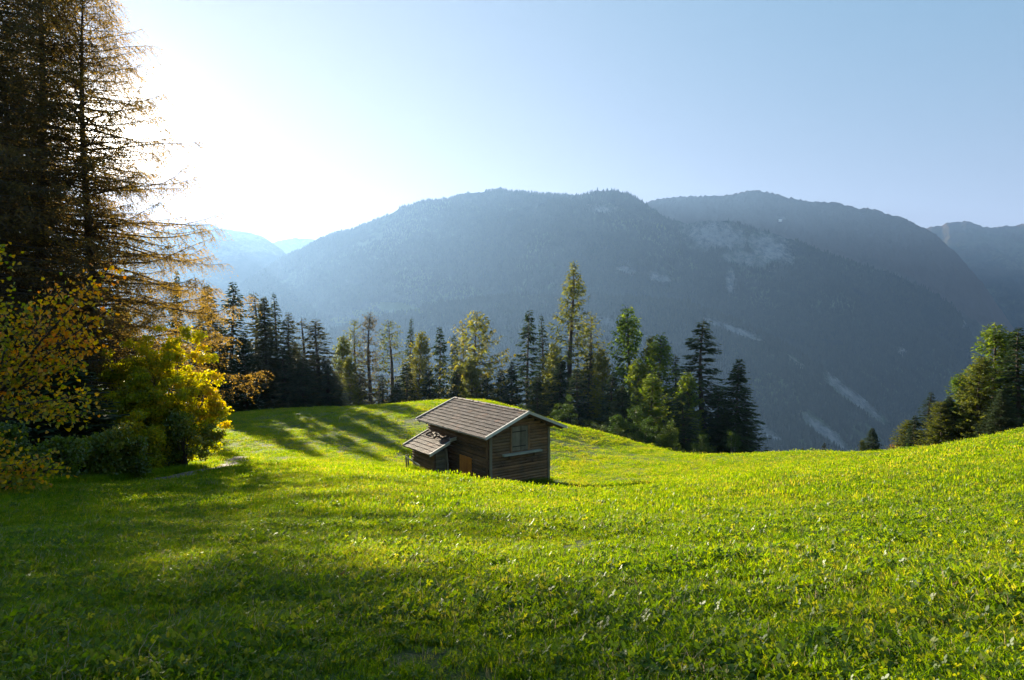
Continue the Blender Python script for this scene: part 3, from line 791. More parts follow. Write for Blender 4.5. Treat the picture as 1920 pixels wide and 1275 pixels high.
# loft door with planks and frame, ledge under it
ld = link('loft_door', None, barn) if False else None
g = Geo(); g.box((1.72, -.10, 2.40), (3.14, -.06, 4.14)); ld = link('loft_door', g.mesh('loft_door', m_inner), barn)
x = 1.76
while x < 3.08:
    w = rl.uniform(.13, .19); w = min(w, 3.10-x)
    g = Geo(); g.box((x+.006, -.135-rl.uniform(0, .012), 2.42+rl.uniform(0, .03)), (x+w-.006, -.103, 4.10-rl.uniform(0, .02)))
    link('plank', g.mesh('plank', m_grey), ld); x += w
for lo, hi in [((1.63, -.15, 2.36), (1.74, -.05, 4.2)), ((3.12, -.15, 2.36), (3.24, -.05, 4.2)), ((1.63, -.16, 4.12), (3.24, -.05, 4.22))]:
    g = Geo(); g.box(lo, hi); link('frame', g.mesh('frame', m_log), ld)
g = Geo(); g.box((0.98, -.34, 2.20), (4.22, -.05, 2.33)); led = link('ledge', g.mesh('ledge', m_ledge), barn); led['label'] = 'pale grey ledge under the loft door'
for x in (1.5, 3.6):
    g = Geo(); g.box((x, -.26, 1.98), (x+.1, -.05, 2.195)); link('bracket', g.mesh('bracket', m_log), led)
for z in (2.72, 3.72):
    g = Geo(); g.box((1.78, -.165, z), (2.9, -.150, z+.06)); link('hinge', g.mesh('hinge', m_inner), ld)
# stable door on the long side
g = Geo(); g.box((-.05, 2.05, -.4), (.0, 3.7, 1.88)); sd = link('stable_door', g.mesh('stable_door', m_inner), barn); sd['label'] = 'orange-brown plank door in the long side'
y = 2.08
while y < 3.64:
    w = min(rl.uniform(.15, .22), 3.68-y)
    g = Geo(); g.box((-.085-rl.uniform(0, .01), y+.006, -.4), (-.052, y+w-.006, 1.85-rl.uniform(0, .03))); link('plank', g.mesh('plank', m_door), sd); y += w
for z in (.25, 1.4):
    g = Geo(); g.box((-.13, 2.12, z), (-.097, 3.6, z+.12)); link('batten', g.mesh('batten', m_door), sd)
# roof deck, rafters, verge boards, gutters
Y0, Y1, XL, XR = -.72, 9.08, -.75, 6.1
def roof_plane(name, x0, x1, y0, y1, zf, th, mat, parent):
    g = Geo(); g.add([(x0, y0, zf(x0)), (x1, y0, zf(x1)), (x1, y1, zf(x1)), (x0, y1, zf(x0)), (x0, y0, zf(x0)-th), (x1, y0, zf(x1)-th), (x1, y1, zf(x1)-th), (x0, y1, zf(x0)-th)],
          q=[(0, 1, 2, 3), (7, 6, 5, 4), (0, 4, 5, 1), (1, 5, 6, 2), (2, 6, 7, 3), (3, 7, 4, 0)])
    return link(name, g.mesh(name, mat), parent)
zr = lambda x: roof_z(x)-.07
rfL = roof_plane('roof', XL+.03, RX, Y0+.03, Y1-.03, zr, .06, m_logs_side, barn); rfL['label'] = 'near roof slope with mossy brown tiles'
rfR = roof_plane('roof', RX+.002, XR-.03, Y0+.03, Y1-.03, zr, .06, m_logs_side, barn); rfR['label'] = 'far roof slope'
for i, yy in enumerate(np.linspace(-.35, 8.7, 9)):
    for s, xa, xb in ((-1, XL+.08, RX), (1, RX, XR-.1)):
        g = Geo(); z0, z1 = roof_z(xa)-.135, roof_z(xb)-.135
        V = [(xa, yy-.05, z0), (xb, yy-.05, z1), (xb, yy+.05, z1), (xa, yy+.05, z0)]; V = V+[(a, b, c-.13) for a, b, c in V]
        g.add(V, q=[(0, 1, 2, 3), (7, 6, 5, 4), (0, 4, 5, 1), (1, 5, 6, 2), (2, 6, 7, 3), (3, 7, 4, 0)])
        link('rafter', g.mesh('rafter', m_logs_side), rfL if s < 0 else rfR)
for x, z in ((.05, roof_z(.05)-.40), (RX-.09, RZT-.42), (W-.25, roof_z(W-.2)-.40)):
    g = Geo(); g.box((x, Y0+.2, z), (x+.18, .0, z+.13)); link('purlin', g.mesh('purlin', m_logs_side), barn)
def verge(xa, xb, y, zf, name='verge_board', parent=barn, top=.045, dp=.14, th=.045, cap=.06):
    g = Geo(); s = 1 if y < 3 else -1
    V = [(xa, y, zf(xa)+top), (xb, y, zf(xb)+top), (xb, y, zf(xb)-dp), (xa, y, zf(xa)-dp)]
    V = V+[(a, b-th*s, c) for a, b, c in V]
    g.add(V, q=[(3, 2, 1, 0), (4, 5, 6, 7), (0, 1, 5, 4), (2, 3, 7, 6), (0, 4, 7, 3), (1, 2, 6, 5)])
    yy0, yy1 = sorted((y-(th+.012)*s, y+cap*s))
    C = [(xa-.02, yy0, zf(xa)+top+.003), (xb, yy0, zf(xb)+top+.003), (xb, yy1, zf(xb)+top+.003), (xa-.02, yy1, zf(xa)+top+.003)]; C = C+[(a, b, c+.022) for a, b, c in C]
    g.add(C, q=[(3, 2, 1, 0), (4, 5, 6, 7), (0, 1, 5, 4), (1, 2, 6, 5), (2, 3, 7, 6), (3, 0, 4, 7)])
    return link(name, g.mesh(name, m_verge), parent)
verge(XL, RX, Y0, roof_z, parent=barn); verge(RX, XR, Y0, roof_z); verge(XL, RX, Y1, roof_z); verge(RX, XR, Y1, roof_z)
def gutter(x, y0, y1, z, r=.07):
    g = Geo(); th = np.linspace(math.pi, 2*math.pi, 7); V = []
    for yy in (y0, y1):
        V += [(x+r*math.cos(t), yy, z+r*math.sin(t)) for t in th]+[(x+(r-.01)*math.cos(t), yy, z+(r-.01)*math.sin(t)) for t in th[::-1]]
    n = 14; g.add(V, q=[(i, (i+1) % n, (i+1) % n+n, i+n) for i in range(n)])
    return g
m_gut, n_, l_ = new_mat('dull_zinc'); b_ = n_.new('ShaderNodeBsdfPrincipled'); b_.inputs['Base Color'].default_value = (.20, .23, .25, 1); b_.inputs['Roughness'].default_value = .55; b_.inputs['Metallic'].default_value = .5
nz_ = noise(n_, l_, 3, 4); rr_ = ramp(n_, [(.3, (.14, .16, .17)), (.7, (.28, .32, .35))]); l_.new(nz_.outputs['Fac'], rr_.inputs[0]); l_.new(rr_.outputs[0], b_.inputs['Base Color'])
o_ = n_.new('ShaderNodeOutputMaterial'); l_.new(b_.outputs[0], o_.inputs['Surface'])
link('gutter', gutter(XL-.06, Y0-.05, Y1+.15, roof_z(XL)-.03).mesh('gutter', m_gut), barn)
link('gutter', gutter(XR+.06, Y0, Y1, roof_z(XR)-.03).mesh('gutter', m_gut), barn)
def tile_geo(w, e):
    """one tile: runs from x=0 (lower edge) up-slope to x=e; slight double curve across"""
    g = Geo(); n = 6; ys = np.linspace(0, w, n+1); hz_ = .018*np.abs(np.sin(ys/w*2*math.pi))
    V = [(0, y, .050+h) for y, h in zip(ys, hz_)]+[(e*1.12, y, .002+h) for y, h in zip(ys, hz_)]+[(0, y, .004+h) for y, h in zip(ys, hz_)]
    q = [(i+1, i, n+1+i, n+2+i) for i in range(n)]+[(i, i+1, 2*(n+1)+i+1, 2*(n+1)+i) for i in range(n)]
    g.add(V, q=q); return g
def lay_tiles(parent, x_lo, x_hi, y0, y1, zf, rows, cols, slope, name='roof_tile', missing=()):
    e = (x_hi-x_lo)/rows; w = (y1-y0)/cols
    tm = tile_geo(w*.985, e*math.sqrt(1+slope*slope)).mesh('roof_tile', m_tile)
    ang = -math.atan(slope)
    for r in range(rows):
        for c in range(cols):
            if (r, c) in missing: continue
            o = link(name, tm, parent)
            x = x_lo+r*e
            o.location = (x+rl.uniform(-.025, .02), y0+c*w+rl.uniform(-.008, .008), zf(x)-.002+rl.uniform(0, .016))
            o.rotation_euler = (rl.uniform(-.012, .012), ang+rl.uniform(-.015, .01), rl.uniform(-.02, .02))
lay_tiles(rfL, XL-.03, RX-.02, Y0+.06, Y1-.06, lambda x: roof_z(x)-.05, 10, 24, SL)
# hidden far slope: one joined part
g = Geo(); e = (XR-RX)/10
for r_ in range(10):
    for c_ in range(24):
        tg_ = tile_geo((Y1-Y0-.12)/24*.985, e*1.08).v[0]
        ca, sa = math.cos(math.atan(SL)), math.sin(math.atan(SL)); X_ = XR+.03-r_*e
        V = [(X_-x*ca-z*0, Y0+.06+c_*(Y1-Y0-.12)/24+yv, roof_z(X_)-.05+x*sa+z) for x, yv, z in tg_]
        g.add(V, q=[(i, i+1, 7+i+1, 7+i) for i in range(6)]+[(i+1, i, 14+i, 14+i+1) for i in range(6)])
ft = link('roof_tile', g.mesh('roof_tile', m_tile), rfR); ft['kind'] = 'stuff'
# ridge tiles
def half_tube(ln, r0, r1):
    g = Geo(); th = np.linspace(0, math.pi, 8); V = [(r0*math.cos(t), 0, r0*.75*math.sin(t)) for t in th]+[(r1*math.cos(t), ln, r1*.75*math.sin(t)) for t in th]
    g.add(V, q=[(i, i+1, 9+i, 8+i) for i in range(7)]); g.add([(r0*.8*math.cos(t), 0, r0*.55*math.sin(t)) for t in th]+[(r0*math.cos(t), 0, r0*.75*math.sin(t)) for t in th], q=[(i, i+1, 9+i, 8+i) for i in range(7)]); return g
rm = half_tube(.44, .125, .10).mesh('ridge_tile', m_tile)
for i in range(25):
    o = link('ridge_tile', rm, barn); o.location = (RX+rl.uniform(-.01, .01), Y0+.03+i*.389, RZT-.035+rl.uniform(0, .02)); o.rotation_euler = (rl.uniform(.0, .05), rl.uniform(-.05, .05), rl.uniform(-.03, .03))
# lean-to
LZ = lambda x: 2.95+.44*x
LX, LY0, LY1 = -2.22, 4.05, 8.3
ll = roof_plane('lean_to_roof', LX, -.09, LY0+.03, LY1-.03, lambda x: LZ(x)-.05, .05, m_logs_side, barn)
lay_tiles(ll, LX-.03, -.12, LY0+.07, LY1-.05, lambda x: LZ(x)-.03, 6, 9, .44, missing=[(5, 3), (5, 4), (4, 4), (5, 7)])
verge(LX-.02, -.62, LY0, LZ, parent=ll, top=.06); verge(-.62, -.12, LY0, lambda x: LZ(-.62)+.16+(x+.62)*.15, parent=ll, top=.06); verge(LX-.02, -.12, LY1, LZ, parent=ll, top=.06)
for yy in (4.3, 5.6, 6.9, 8.1):
    g = Geo(); V = [(LX+.1, yy-.04, LZ(LX+.1)-.11), (-.1, yy-.04, LZ(-.1)-.11), (-.1, yy+.04, LZ(-.1)-.11), (LX+.1, yy+.04, LZ(LX+.1)-.11)]; V = V+[(a, b, c-.1) for a, b, c in V]
    g.add(V, q=[(0, 1, 2, 3), (7, 6, 5, 4), (0, 4, 5, 1), (1, 5, 6, 2), (2, 6, 7, 3), (3, 7, 4, 0)]); link('rafter', g.mesh('rafter', m_logs_side), ll)
g = Geo(); g.box((-1.55, 4.62, -.8), (-1.43, 7.95, LZ(-1.5)-.25)); g.box((-1.43, 7.83, -.8), (-.1, 7.95, 2.0)); g.box((-1.43, 4.62, -.8), (-.78, 4.74, LZ(-1.4)-.25))
lw = link('lean_to_wall', g.mesh('lean_to_wall', m_inner), barn)
z = -.6
while z < LZ(-1.5)-.35:
    hh = .20*rl.uniform(.93, 1.07)
    put_log(lw, -1.56, 8.02, z, 3.5, hh*.98, -math.pi/2, m_logs_side, .07)
    put_log(lw, -1.66, 4.61, z, .90, hh*.98, 0, m_ledge if False else m_grey, .07)
    z += hh
g = Geo(); g.box((-.80, 4.5, -.7), (-.70, 4.62, 2.45)); link('lean_to_post', g.mesh('lean_to_post', m_grey), barn)
g = Geo(); g.box((-1.68, 4.47, -.7), (-1.56, 4.59, 2.2)); link('lean_to_post', g.mesh('lean_to_post', m_logs_side), barn)
barn_me = None
def thing_box(name, parts_, mat, loc, rot, label, cat, group=None, world=True):
    g = Geo()
    for lo, hi in parts_: g.box(lo, hi)
    o = link(name, g.mesh(name, mat)); M = Matrix.Translation((HUT0[0], HUT0[1], HUT_Z)) @ Matrix.Rotation(HUT_RZ, 4, 'Z')
    o.matrix_world = M @ Matrix.Translation(loc) @ Euler(rot).to_matrix().to_4x4()
    return tag(o, label, cat, group)
thing_box('leaning_plank', [((-.06, -.02, 0), (.06, .02, 2.5))], m_grey, (-1.0, 3.55, -.15), (-.36, .12, 0), 'grey plank leaning in the gap between lean-to and orange door', 'plank')
# little fence of old boards behind the lean-to corner
fe = tag(empty('board_fence', tuple((Matrix.Translation((HUT0[0], HUT0[1], HUT_Z)) @ Matrix.Rotation(HUT_RZ, 4, 'Z') @ Vector((-1.9, 7.2, -.2)))), HUT_RZ), 'short broken board fence leaning on the left wall of the lean-to', 'fence')
for y in (0.9, 1.25):
    g = Geo(); g.box((-.05, y-.04, -.4), (.04, y+.05, 1.45-.2*(y-.9))); link('post', g.mesh('post', m_grey), fe)
g = Geo(); g.add([(-.09, -1.1, .95), (-.055, -1.1, .95), (-.055, 1.3, 1.2), (-.09, 1.3, 1.2), (-.09, -1.1, 1.05), (-.055, -1.1, 1.05), (-.055, 1.3, 1.31), (-.09, 1.3, 1.31)], q=[(0, 3, 2, 1), (4, 5, 6, 7), (0, 1, 5, 4), (1, 2, 6, 5), (2, 3, 7, 6), (3, 0, 4, 7)])
link('rail', g.mesh('rail', m_ledge), fe)
for k in range(3):
    g = Geo(); g.box((-.14, .15+k*.22, -.35), (-.11, .27+k*.22, .45+.08*k)); o = link('board', g.mesh('board', m_ledge), fe); o.rotation_euler = (-.12+.03*k, 0, 0)
# broken tiles lying on the lean-to
sh = []
for k in range(9):
    g = Geo(); r = random.Random(k); n = 7
    pr = [(.17*r.uniform(.6, 1.1)*math.cos(a), .13*r.uniform(.6, 1.1)*math.sin(a)) for a in np.linspace(0, 6.28, n, endpoint=False)]
    V = [(a, b, 0) for a, b in pr]+[(a*.85, b*.85, .07+.03*r.random()) for a, b in pr]
    g.add(V, t=[(n, n+i, n+i+1) for i in range(1, n-1)], q=[(i, (i+1) % n, (i+1) % n+n, i+n) for i in range(n)])
    o = link('loose_tile_piece', g.mesh('loose_tile_piece', m_tile))
    x = -.35-.13*(k % 3); y = 4.55+k*.36
    M = Matrix.Translation((HUT0[0], HUT0[1], HUT_Z)) @ Matrix.Rotation(HUT_RZ, 4, 'Z')
    o.matrix_world = M @ Matrix.Translation((x, y, LZ(x)+.045)) @ Euler((r.uniform(-.3, .3), -.41+r.uniform(-.2, .2), r.uniform(0, 6))).to_matrix().to_4x4()
    tag(o, 'loose brown tile piece on top of the lean-to roof, %s' % ['nearest the front verge', 'second from the front verge', 'third from the front verge', 'fourth from the front verge', 'in the middle of the row', 'fourth from the back verge', 'third from the back verge', 'second from the back verge', 'nearest the back verge'][k], 'tile piece', 'loose pieces lying on the lean-to roof')

# ------------------------------------------------------------------ tree builders
m_bark = bark_mat('conifer_bark', (.030, .022, .016), (.11, .085, .065))
m_twig = bark_mat('twig_bark', (.025, .018, .012), (.08, .06, .045))
m_birch = bark_mat('pale_bark', (.12, .11, .09), (.38, .36, .32))
m_spruce = leaf_mat('spruce_needles', [(0, (.010, .024, .009)), (.5, (.020, .042, .014)), (1, (.050, .070, .020))], .30, .05, .5, .3)
m_spruce_w = leaf_mat('spruce_needles_olive', [(0, (.022, .032, .010)), (.5, (.045, .055, .016)), (1, (.095, .085, .025))], .40, .05, .5, .3)
m_larch = leaf_mat('larch_needles_gold', [(0, (.050, .075, .012)), (.5, (.095, .115, .018)), (1, (.17, .155, .022))], .50, .05, .5, .35)
m_larch_g = leaf_mat('larch_needles_green', [(0, (.035, .080, .012)), (.5, (.080, .140, .016)), (1, (.16, .190, .022))], .50, .05, .5, .35)
m_larch_b = leaf_mat('larch_needles_bronze', [(0, (.055, .050, .020)), (.5, (.10, .085, .03)), (1, (.17, .12, .04))], .42, .05, .5, .3)

def conifer_mesh(H, R, seed, kind='spruce', base=.05, step=.42, nb=6, spray=.42, sw=.075, gap=0.0, power=.75, sides=7, dens=1.0, droop=.25, lean=0.0, hang=.5, flat=0.0):
    """returns (trunk Geo, crown Geo): whorled limbs on the trunk, needle sprays along every limb"""
    r = np.random.default_rng(seed); tr = Geo(); cr = Geo()
    zt = np.linspace(0, 1, 12)
    bend = lambda t: np.stack([lean*H*.06*np.sin(t*2.3)+.012*H*np.sin(t*5+seed)*t, .010*H*np.sin(t*6+seed*2)*t, t*H], -1)
    pts = bend(zt); pts[0, 2] = -1.2
    r0 = H*.0135+.04
    tr.tube(pts, r0*(1-zt)**.85*np.where(zt < .03, 1.25, 1)+.012, sides)
    h = base*H
    while h < H*.985:
        t = (h-base*H)/(H-base*H); tt = h/H
        if flat > 0: prof = (math.sin(min(1, (1-t)*1.35+.02)*math.pi/2)**.6)*(.55+.45*math.sin(t*math.pi*1.0+.3))*(1 if t < .82 else 1-(t-.82)*1.5)
        else: prof = (1-t)**power*(.82+.18*math.sin(min(t*6, 1.57)))
        n = max(3, int(round(nb*(.7+.5*r.random()))))
        a0 = r.uniform(0, 6.28)
        for k in range(n):
            if r.random() < gap: continue
            a = a0+k/n*6.28+r.uniform(-.35, .35)
            tt = min(.985, max(base, (h+r.uniform(-.75, .75)*step)/H))
            L_ = R*prof*r.uniform(.62, 1.12)+.12
            ns = 5; s = np.linspace(0, 1, ns+1)
            dr = droop*(1-t*1.6)
            if kind == 'spruce': zz = L_*(-.10*s-dr*1.6*s+dr*1.75*s*s*s+(.35*max(0, t-.55))*s*2)
            else: zz = L_*(.16*s-dr*1.1*s*s+.20*s**3+.3*max(0, t-.6)*s*2)
            c0 = bend(np.array([tt]))[0]; L_ *= (1 if r.random() > .12 else r.uniform(.5, 1.25))
            wob = r.normal(0, .05, 2)*L_
            bx = c0[0]+np.cos(a)*L_*s+wob[0]*s*s; by = c0[1]+np.sin(a)*L_*s+wob[1]*s*s; bz = c0[2]+zz
            bp = np.stack([bx, by, bz], 1)
            if L_ > .5: tr.tube(bp, (.014+.012*L_)*(1-s)+.006, 3)
            m = max(2, int(L_/spray*4.2*dens*(1.3-.3*t)))
            sv = r.uniform(.10 if kind == 'spruce' else .14, 1, m)**.8
            p0 = np.stack([np.interp(sv, s, bx), np.interp(sv, s, by), np.interp(sv, s, bz)], 1)
            sd = r.choice([-1, 1], m)
            side_a = a+sd*(r.uniform(.35, 1.25, m))
            ln = spray*(1.35-.75*sv)*r.uniform(.6, 1.3, m)*min(1, .35+L_/2.2)
            dz = -hang*r.uniform(.1, 1.2, m) if kind == 'spruce' else -hang*r.uniform(-.4, 1.5, m)
            d = np.stack([np.cos(side_a), np.sin(side_a), dz], 1); d /= np.linalg.norm(d, axis=1)[:, None]
            up = np.stack([r.normal(0, .5, m), r.normal(0, .5, m), np.ones(m)], 1)
            w = np.cross(d, up); w /= np.linalg.norm(w, axis=1)[:, None]+1e-9
            wd = sw*r.uniform(.6, 1.4, m)
            a_ = p0; b_ = p0+d*(ln*.45)[:, None]+w*wd[:, None]; c_ = p0+d*ln[:, None]; d_ = p0+d*(ln*.45)[:, None]-w*wd[:, None]
            V = np.stack([a_, b_, c_, d_], 1).reshape(-1, 3)
            br = r.uniform(-.15, .15)
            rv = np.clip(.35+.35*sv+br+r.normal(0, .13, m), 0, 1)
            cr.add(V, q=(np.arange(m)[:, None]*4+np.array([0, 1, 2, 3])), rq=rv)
        h += step*r.uniform(.7, 1.3)*(1 if t < .8 else .6)
    # leader
    return tr, cr
def near_conifer(H, R, seed, base, step, nb, power, blen, spray, sw, hang, droop, gap, kind, per_m, k=7, lean=0.0):
    """a close tree: limbs carry drooping branchlets, and every branchlet its own needle sprays"""
    r = np.random.default_rng(seed); tr = Geo(); cr = Geo(); tw = Geo()
    zt = np.linspace(0, 1, 16); bend = lambda t: np.stack([lean*np.sin(t*2.2)+.25*np.sin(t*9+seed), .2*np.sin(t*7+seed*2), t*H], -1)
    pts = bend(zt); pts[0, 2] = -1.2
    tr.tube(pts, (H*.0075+.05)*(1-zt)**.8*np.where(zt < .03, 1.3, 1)+.015, 12)
    n_l = int((H*(1-base))/step*nb); hs = base+(1-base)*.985*(np.arange(n_l)+r.uniform(0, 1, n_l))/n_l
    for i, tt in enumerate(hs):
        if r.random() < gap: continue
        t = (tt-base)/(1-base); a = i*2.399+r.uniform(-.5, .5)
        L_ = R*(1-t)**power*r.uniform(.45, 1.15)+.3
        s = np.linspace(0, 1, 8); dr = droop*(1-t*1.2)
        zz = L_*((.12 if kind == 'larch' else -.05)*s-dr*1.3*s*s+(dr*.9+.1)*s**3.2+.3*max(0, t-.6)*s*2)
        c0 = bend(np.array([tt]))[0]; wv = r.normal(0, .07, 2)*L_
        zz = zz+.05*L_*np.sin(s*r.uniform(3, 7)+r.uniform(0, 6))*s+L_*s*r.normal(0, .10); sw_ = .09*L_*np.sin(s*r.uniform(3, 6)+i)*s
        bp = np.stack([c0[0]+np.cos(a)*L_*s+wv[0]*s*s-sw_*np.sin(a), c0[1]+np.sin(a)*L_*s+wv[1]*s*s+sw_*np.cos(a), c0[2]+zz], 1)
        tr.tube(bp, (.012+.010*L_)*(1-s)+.006, 4)
        m = max(3, int(L_*per_m)); sv = r.uniform(.12, 1, m)**.75
        p0 = np.stack([np.interp(sv, s, bp[:, q]) for q in range(3)], 1)
        sd = r.choice([-1, 1], m); sa = a+sd*r.uniform(.25, 1.35, m)
        ln = blen*(1.25-.7*sv)*r.uniform(.4, 1.3, m)*min(1, .35+L_/3)
        d = np.stack([np.cos(sa), np.sin(sa), r.uniform(-.5, .35, m)], 1); d /= np.linalg.norm(d, axis=1)[:, None]
        u = (np.arange(k)+.6)/k
        q = p0[:, None, :]+d[:, None, :]*(ln[:, None]*u)[:, :, None]
        q[:, :, 2] -= hang*ln[:, None]*u[None, :]**1.8*.8
        # the twig itself as a thin strip
        e = q[:, -1]; w = np.cross(e-p0, [0, 0, 1.0]); w /= np.linalg.norm(w, axis=1)[:, None]+1e-9
        midp = q[:, k//2]; hw = .007
        V = np.stack([p0-w*hw*1.5, p0+w*hw*1.5, midp+w*hw, midp-w*hw, e], 1).reshape(-1, 3); b5 = np.arange(m)[:, None]*5
        tr.add(V, t=b5+np.array([3, 2, 4]), q=b5+np.array([0, 1, 2, 3]))
        q = q.reshape(-1, 3); mk = len(q); dd = np.repeat(d, k, 0)+r.normal(0, .75, (mk, 3)); dd[:, 2] -= hang*.35
        dd /= np.linalg.norm(dd, axis=1)[:, None]
        w = np.cross(dd, r.normal(0, 1, (mk, 3))); w /= np.linalg.norm(w, axis=1)[:, None]+1e-9
        l2 = spray*r.uniform(.5, 1.3, mk); w2 = sw*r.uniform(.6, 1.4, mk)
        V = np.stack([q, q+dd*(l2*.45)[:, None]+w*w2[:, None], q+dd*l2[:, None], q+dd*(l2*.45)[:, None]-w*w2[:, None]], 1).reshape(-1, 3)
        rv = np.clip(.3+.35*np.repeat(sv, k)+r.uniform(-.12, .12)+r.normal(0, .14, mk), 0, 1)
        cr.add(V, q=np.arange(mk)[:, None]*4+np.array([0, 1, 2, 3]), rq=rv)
    return tr, cr
PROTO = {}
def proto(key, mat_c, mat_t=None, **kw):
    tr, cr = conifer_mesh(**kw)
    PROTO[key] = (tr.mesh('trunk', mat_t or m_bark, True), cr.mesh('crown', mat_c), kw['H'], kw['R'])
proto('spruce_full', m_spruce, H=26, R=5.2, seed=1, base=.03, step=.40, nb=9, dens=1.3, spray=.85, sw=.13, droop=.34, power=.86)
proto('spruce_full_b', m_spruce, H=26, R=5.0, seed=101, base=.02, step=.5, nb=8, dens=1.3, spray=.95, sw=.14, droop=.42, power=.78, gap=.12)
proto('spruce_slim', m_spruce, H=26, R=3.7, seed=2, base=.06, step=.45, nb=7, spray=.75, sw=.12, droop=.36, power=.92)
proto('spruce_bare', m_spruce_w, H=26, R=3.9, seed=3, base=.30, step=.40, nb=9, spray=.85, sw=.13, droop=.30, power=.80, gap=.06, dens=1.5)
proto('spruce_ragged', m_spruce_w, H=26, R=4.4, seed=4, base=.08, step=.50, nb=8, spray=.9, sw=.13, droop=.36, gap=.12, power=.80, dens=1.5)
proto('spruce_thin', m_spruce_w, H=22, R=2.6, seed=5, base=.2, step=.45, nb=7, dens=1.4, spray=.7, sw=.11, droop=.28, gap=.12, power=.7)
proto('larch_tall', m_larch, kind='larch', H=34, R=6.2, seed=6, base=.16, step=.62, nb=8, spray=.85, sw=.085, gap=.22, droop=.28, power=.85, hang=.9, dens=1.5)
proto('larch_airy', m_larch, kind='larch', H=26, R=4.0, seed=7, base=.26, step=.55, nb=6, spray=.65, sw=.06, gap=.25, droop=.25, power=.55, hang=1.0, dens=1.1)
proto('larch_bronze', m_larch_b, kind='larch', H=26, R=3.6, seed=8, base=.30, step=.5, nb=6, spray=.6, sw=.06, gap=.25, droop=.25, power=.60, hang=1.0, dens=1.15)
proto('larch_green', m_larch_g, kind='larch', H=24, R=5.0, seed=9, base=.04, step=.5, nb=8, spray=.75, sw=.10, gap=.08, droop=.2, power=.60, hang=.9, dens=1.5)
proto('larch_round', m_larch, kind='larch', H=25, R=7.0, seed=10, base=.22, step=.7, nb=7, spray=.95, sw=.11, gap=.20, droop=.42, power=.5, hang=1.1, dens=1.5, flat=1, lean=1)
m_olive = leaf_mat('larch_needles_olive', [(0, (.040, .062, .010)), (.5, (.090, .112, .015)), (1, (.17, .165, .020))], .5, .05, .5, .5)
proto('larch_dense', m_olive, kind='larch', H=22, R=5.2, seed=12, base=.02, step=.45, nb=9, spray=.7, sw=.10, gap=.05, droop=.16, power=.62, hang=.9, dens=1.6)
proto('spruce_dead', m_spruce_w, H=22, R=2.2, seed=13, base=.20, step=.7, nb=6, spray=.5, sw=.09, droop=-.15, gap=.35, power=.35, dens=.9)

rt = random.Random(11)
def plant_tree(key, px, top, d, width_px, label, cat='tree', group=None, name=None, zoff=0.0, rz=None):
    tm, cm, H, R = PROTO[key]
    x = (px-960)/F_PX*d; base = gz(x, d)-.1+zoff; ztop = P(px, top, d)[2]
    h = ztop-base
    # lean pixel drift is ignored; width scales crown radius
    s = h/H; w = (width_px*(1.65 if 'spruce' in key and d > 60 else 1.5)/2)/F_PX*d/R
    o = empty(name or ('larch_tree' if 'larch' in key else 'spruce_tree'), (x, d, base), rt.uniform(0, 6.28) if rz is None else rz)
    o.scale = (w, w, s)
    tag(o, label, cat, group)
    link('trunk', tm, o); link('crown', cm, o)
    return o

def broadleaf_mesh(W_, H_, seed, n_clump, leaves, leaf, clump_r, shape=(.5, .5), base=.08, limb_r=.05, low=.0, colfn=None):
    """shrub or small tree: curved limbs to leaf clumps spread over the crown, folded leaves"""
    r = np.random.default_rng(seed); tr = Geo(); cr = Geo()
    cz = H_*(base+(1-base)/2)
    nl = max(5, n_clump//11); lobes = []
    for k in range(nl):
        p = r.normal(0, 1, 3); p /= np.linalg.norm(p); p *= r.uniform(.35, .78); p[2] = p[2]*.9-.05; lobes.append((p, r.uniform(.24, .42)))
    for k in range(n_clump):
        lp, lr = lobes[k % nl]; o_ = r.normal(0, 1, 3); o_ /= np.linalg.norm(o_)
        p = lp+o_*lr*r.uniform(.3, 1.1)
        if k % 5 == 0: p = r.uniform(-.6, .6, 3); p[2] = r.uniform(-1, .2)
        zz = max(H_*base+.05, cz+p[2]*H_*(1-base)/2)
        wid = 1.0 if p[2] < 0.1 else 1-.35*(p[2])
        c = np.array([p[0]*W_/2*wid, p[1]*W_/2*wid, zz])
        if k % 3 == 0:
            mid = np.array([c[0]*.35, c[1]*.35, zz*.55]); b0 = np.array([r.normal(0, .12), r.normal(0, .12), -.3])
            s = np.linspace(0, 1, 6)[:, None]
            cv = b0*(1-s)**2+2*mid*s*(1-s)+c*s*s
            tr.tube(cv, (limb_r*(1-s[:, 0])+.008), 4)
        m = int(leaves*r.uniform(.6, 1.3))
        o = r.normal(0, 1, (m, 3)); o *= (clump_r*r.uniform(0, 1, m)**.6/np.linalg.norm(o, axis=1))[:, None]; o[:, 2] *= .7
        pos = c+o
        d = r.normal(0, 1, (m, 3)); d[:, 2] -= .5; d /= np.linalg.norm(d, axis=1)[:, None]
        w = np.cross(d, r.normal(0, 1, (m, 3))); w /= np.linalg.norm(w, axis=1)[:, None]+1e-9
        ln = leaf*r.uniform(.6, 1.25, m)
        V = np.stack([pos, pos+d*(ln*.45)[:, None]+w*(ln*.36)[:, None], pos+d*ln[:, None], pos+d*(ln*.45)[:, None]-w*(ln*.36)[:, None]], 1).reshape(-1, 3)
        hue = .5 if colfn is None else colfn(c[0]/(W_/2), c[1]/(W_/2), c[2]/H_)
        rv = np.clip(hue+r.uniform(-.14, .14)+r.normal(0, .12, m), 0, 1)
        cr.add(V, q=np.arange(m)[:, None]*4+np.array([0, 1, 2, 3]), rq=rv)
    return tr, cr
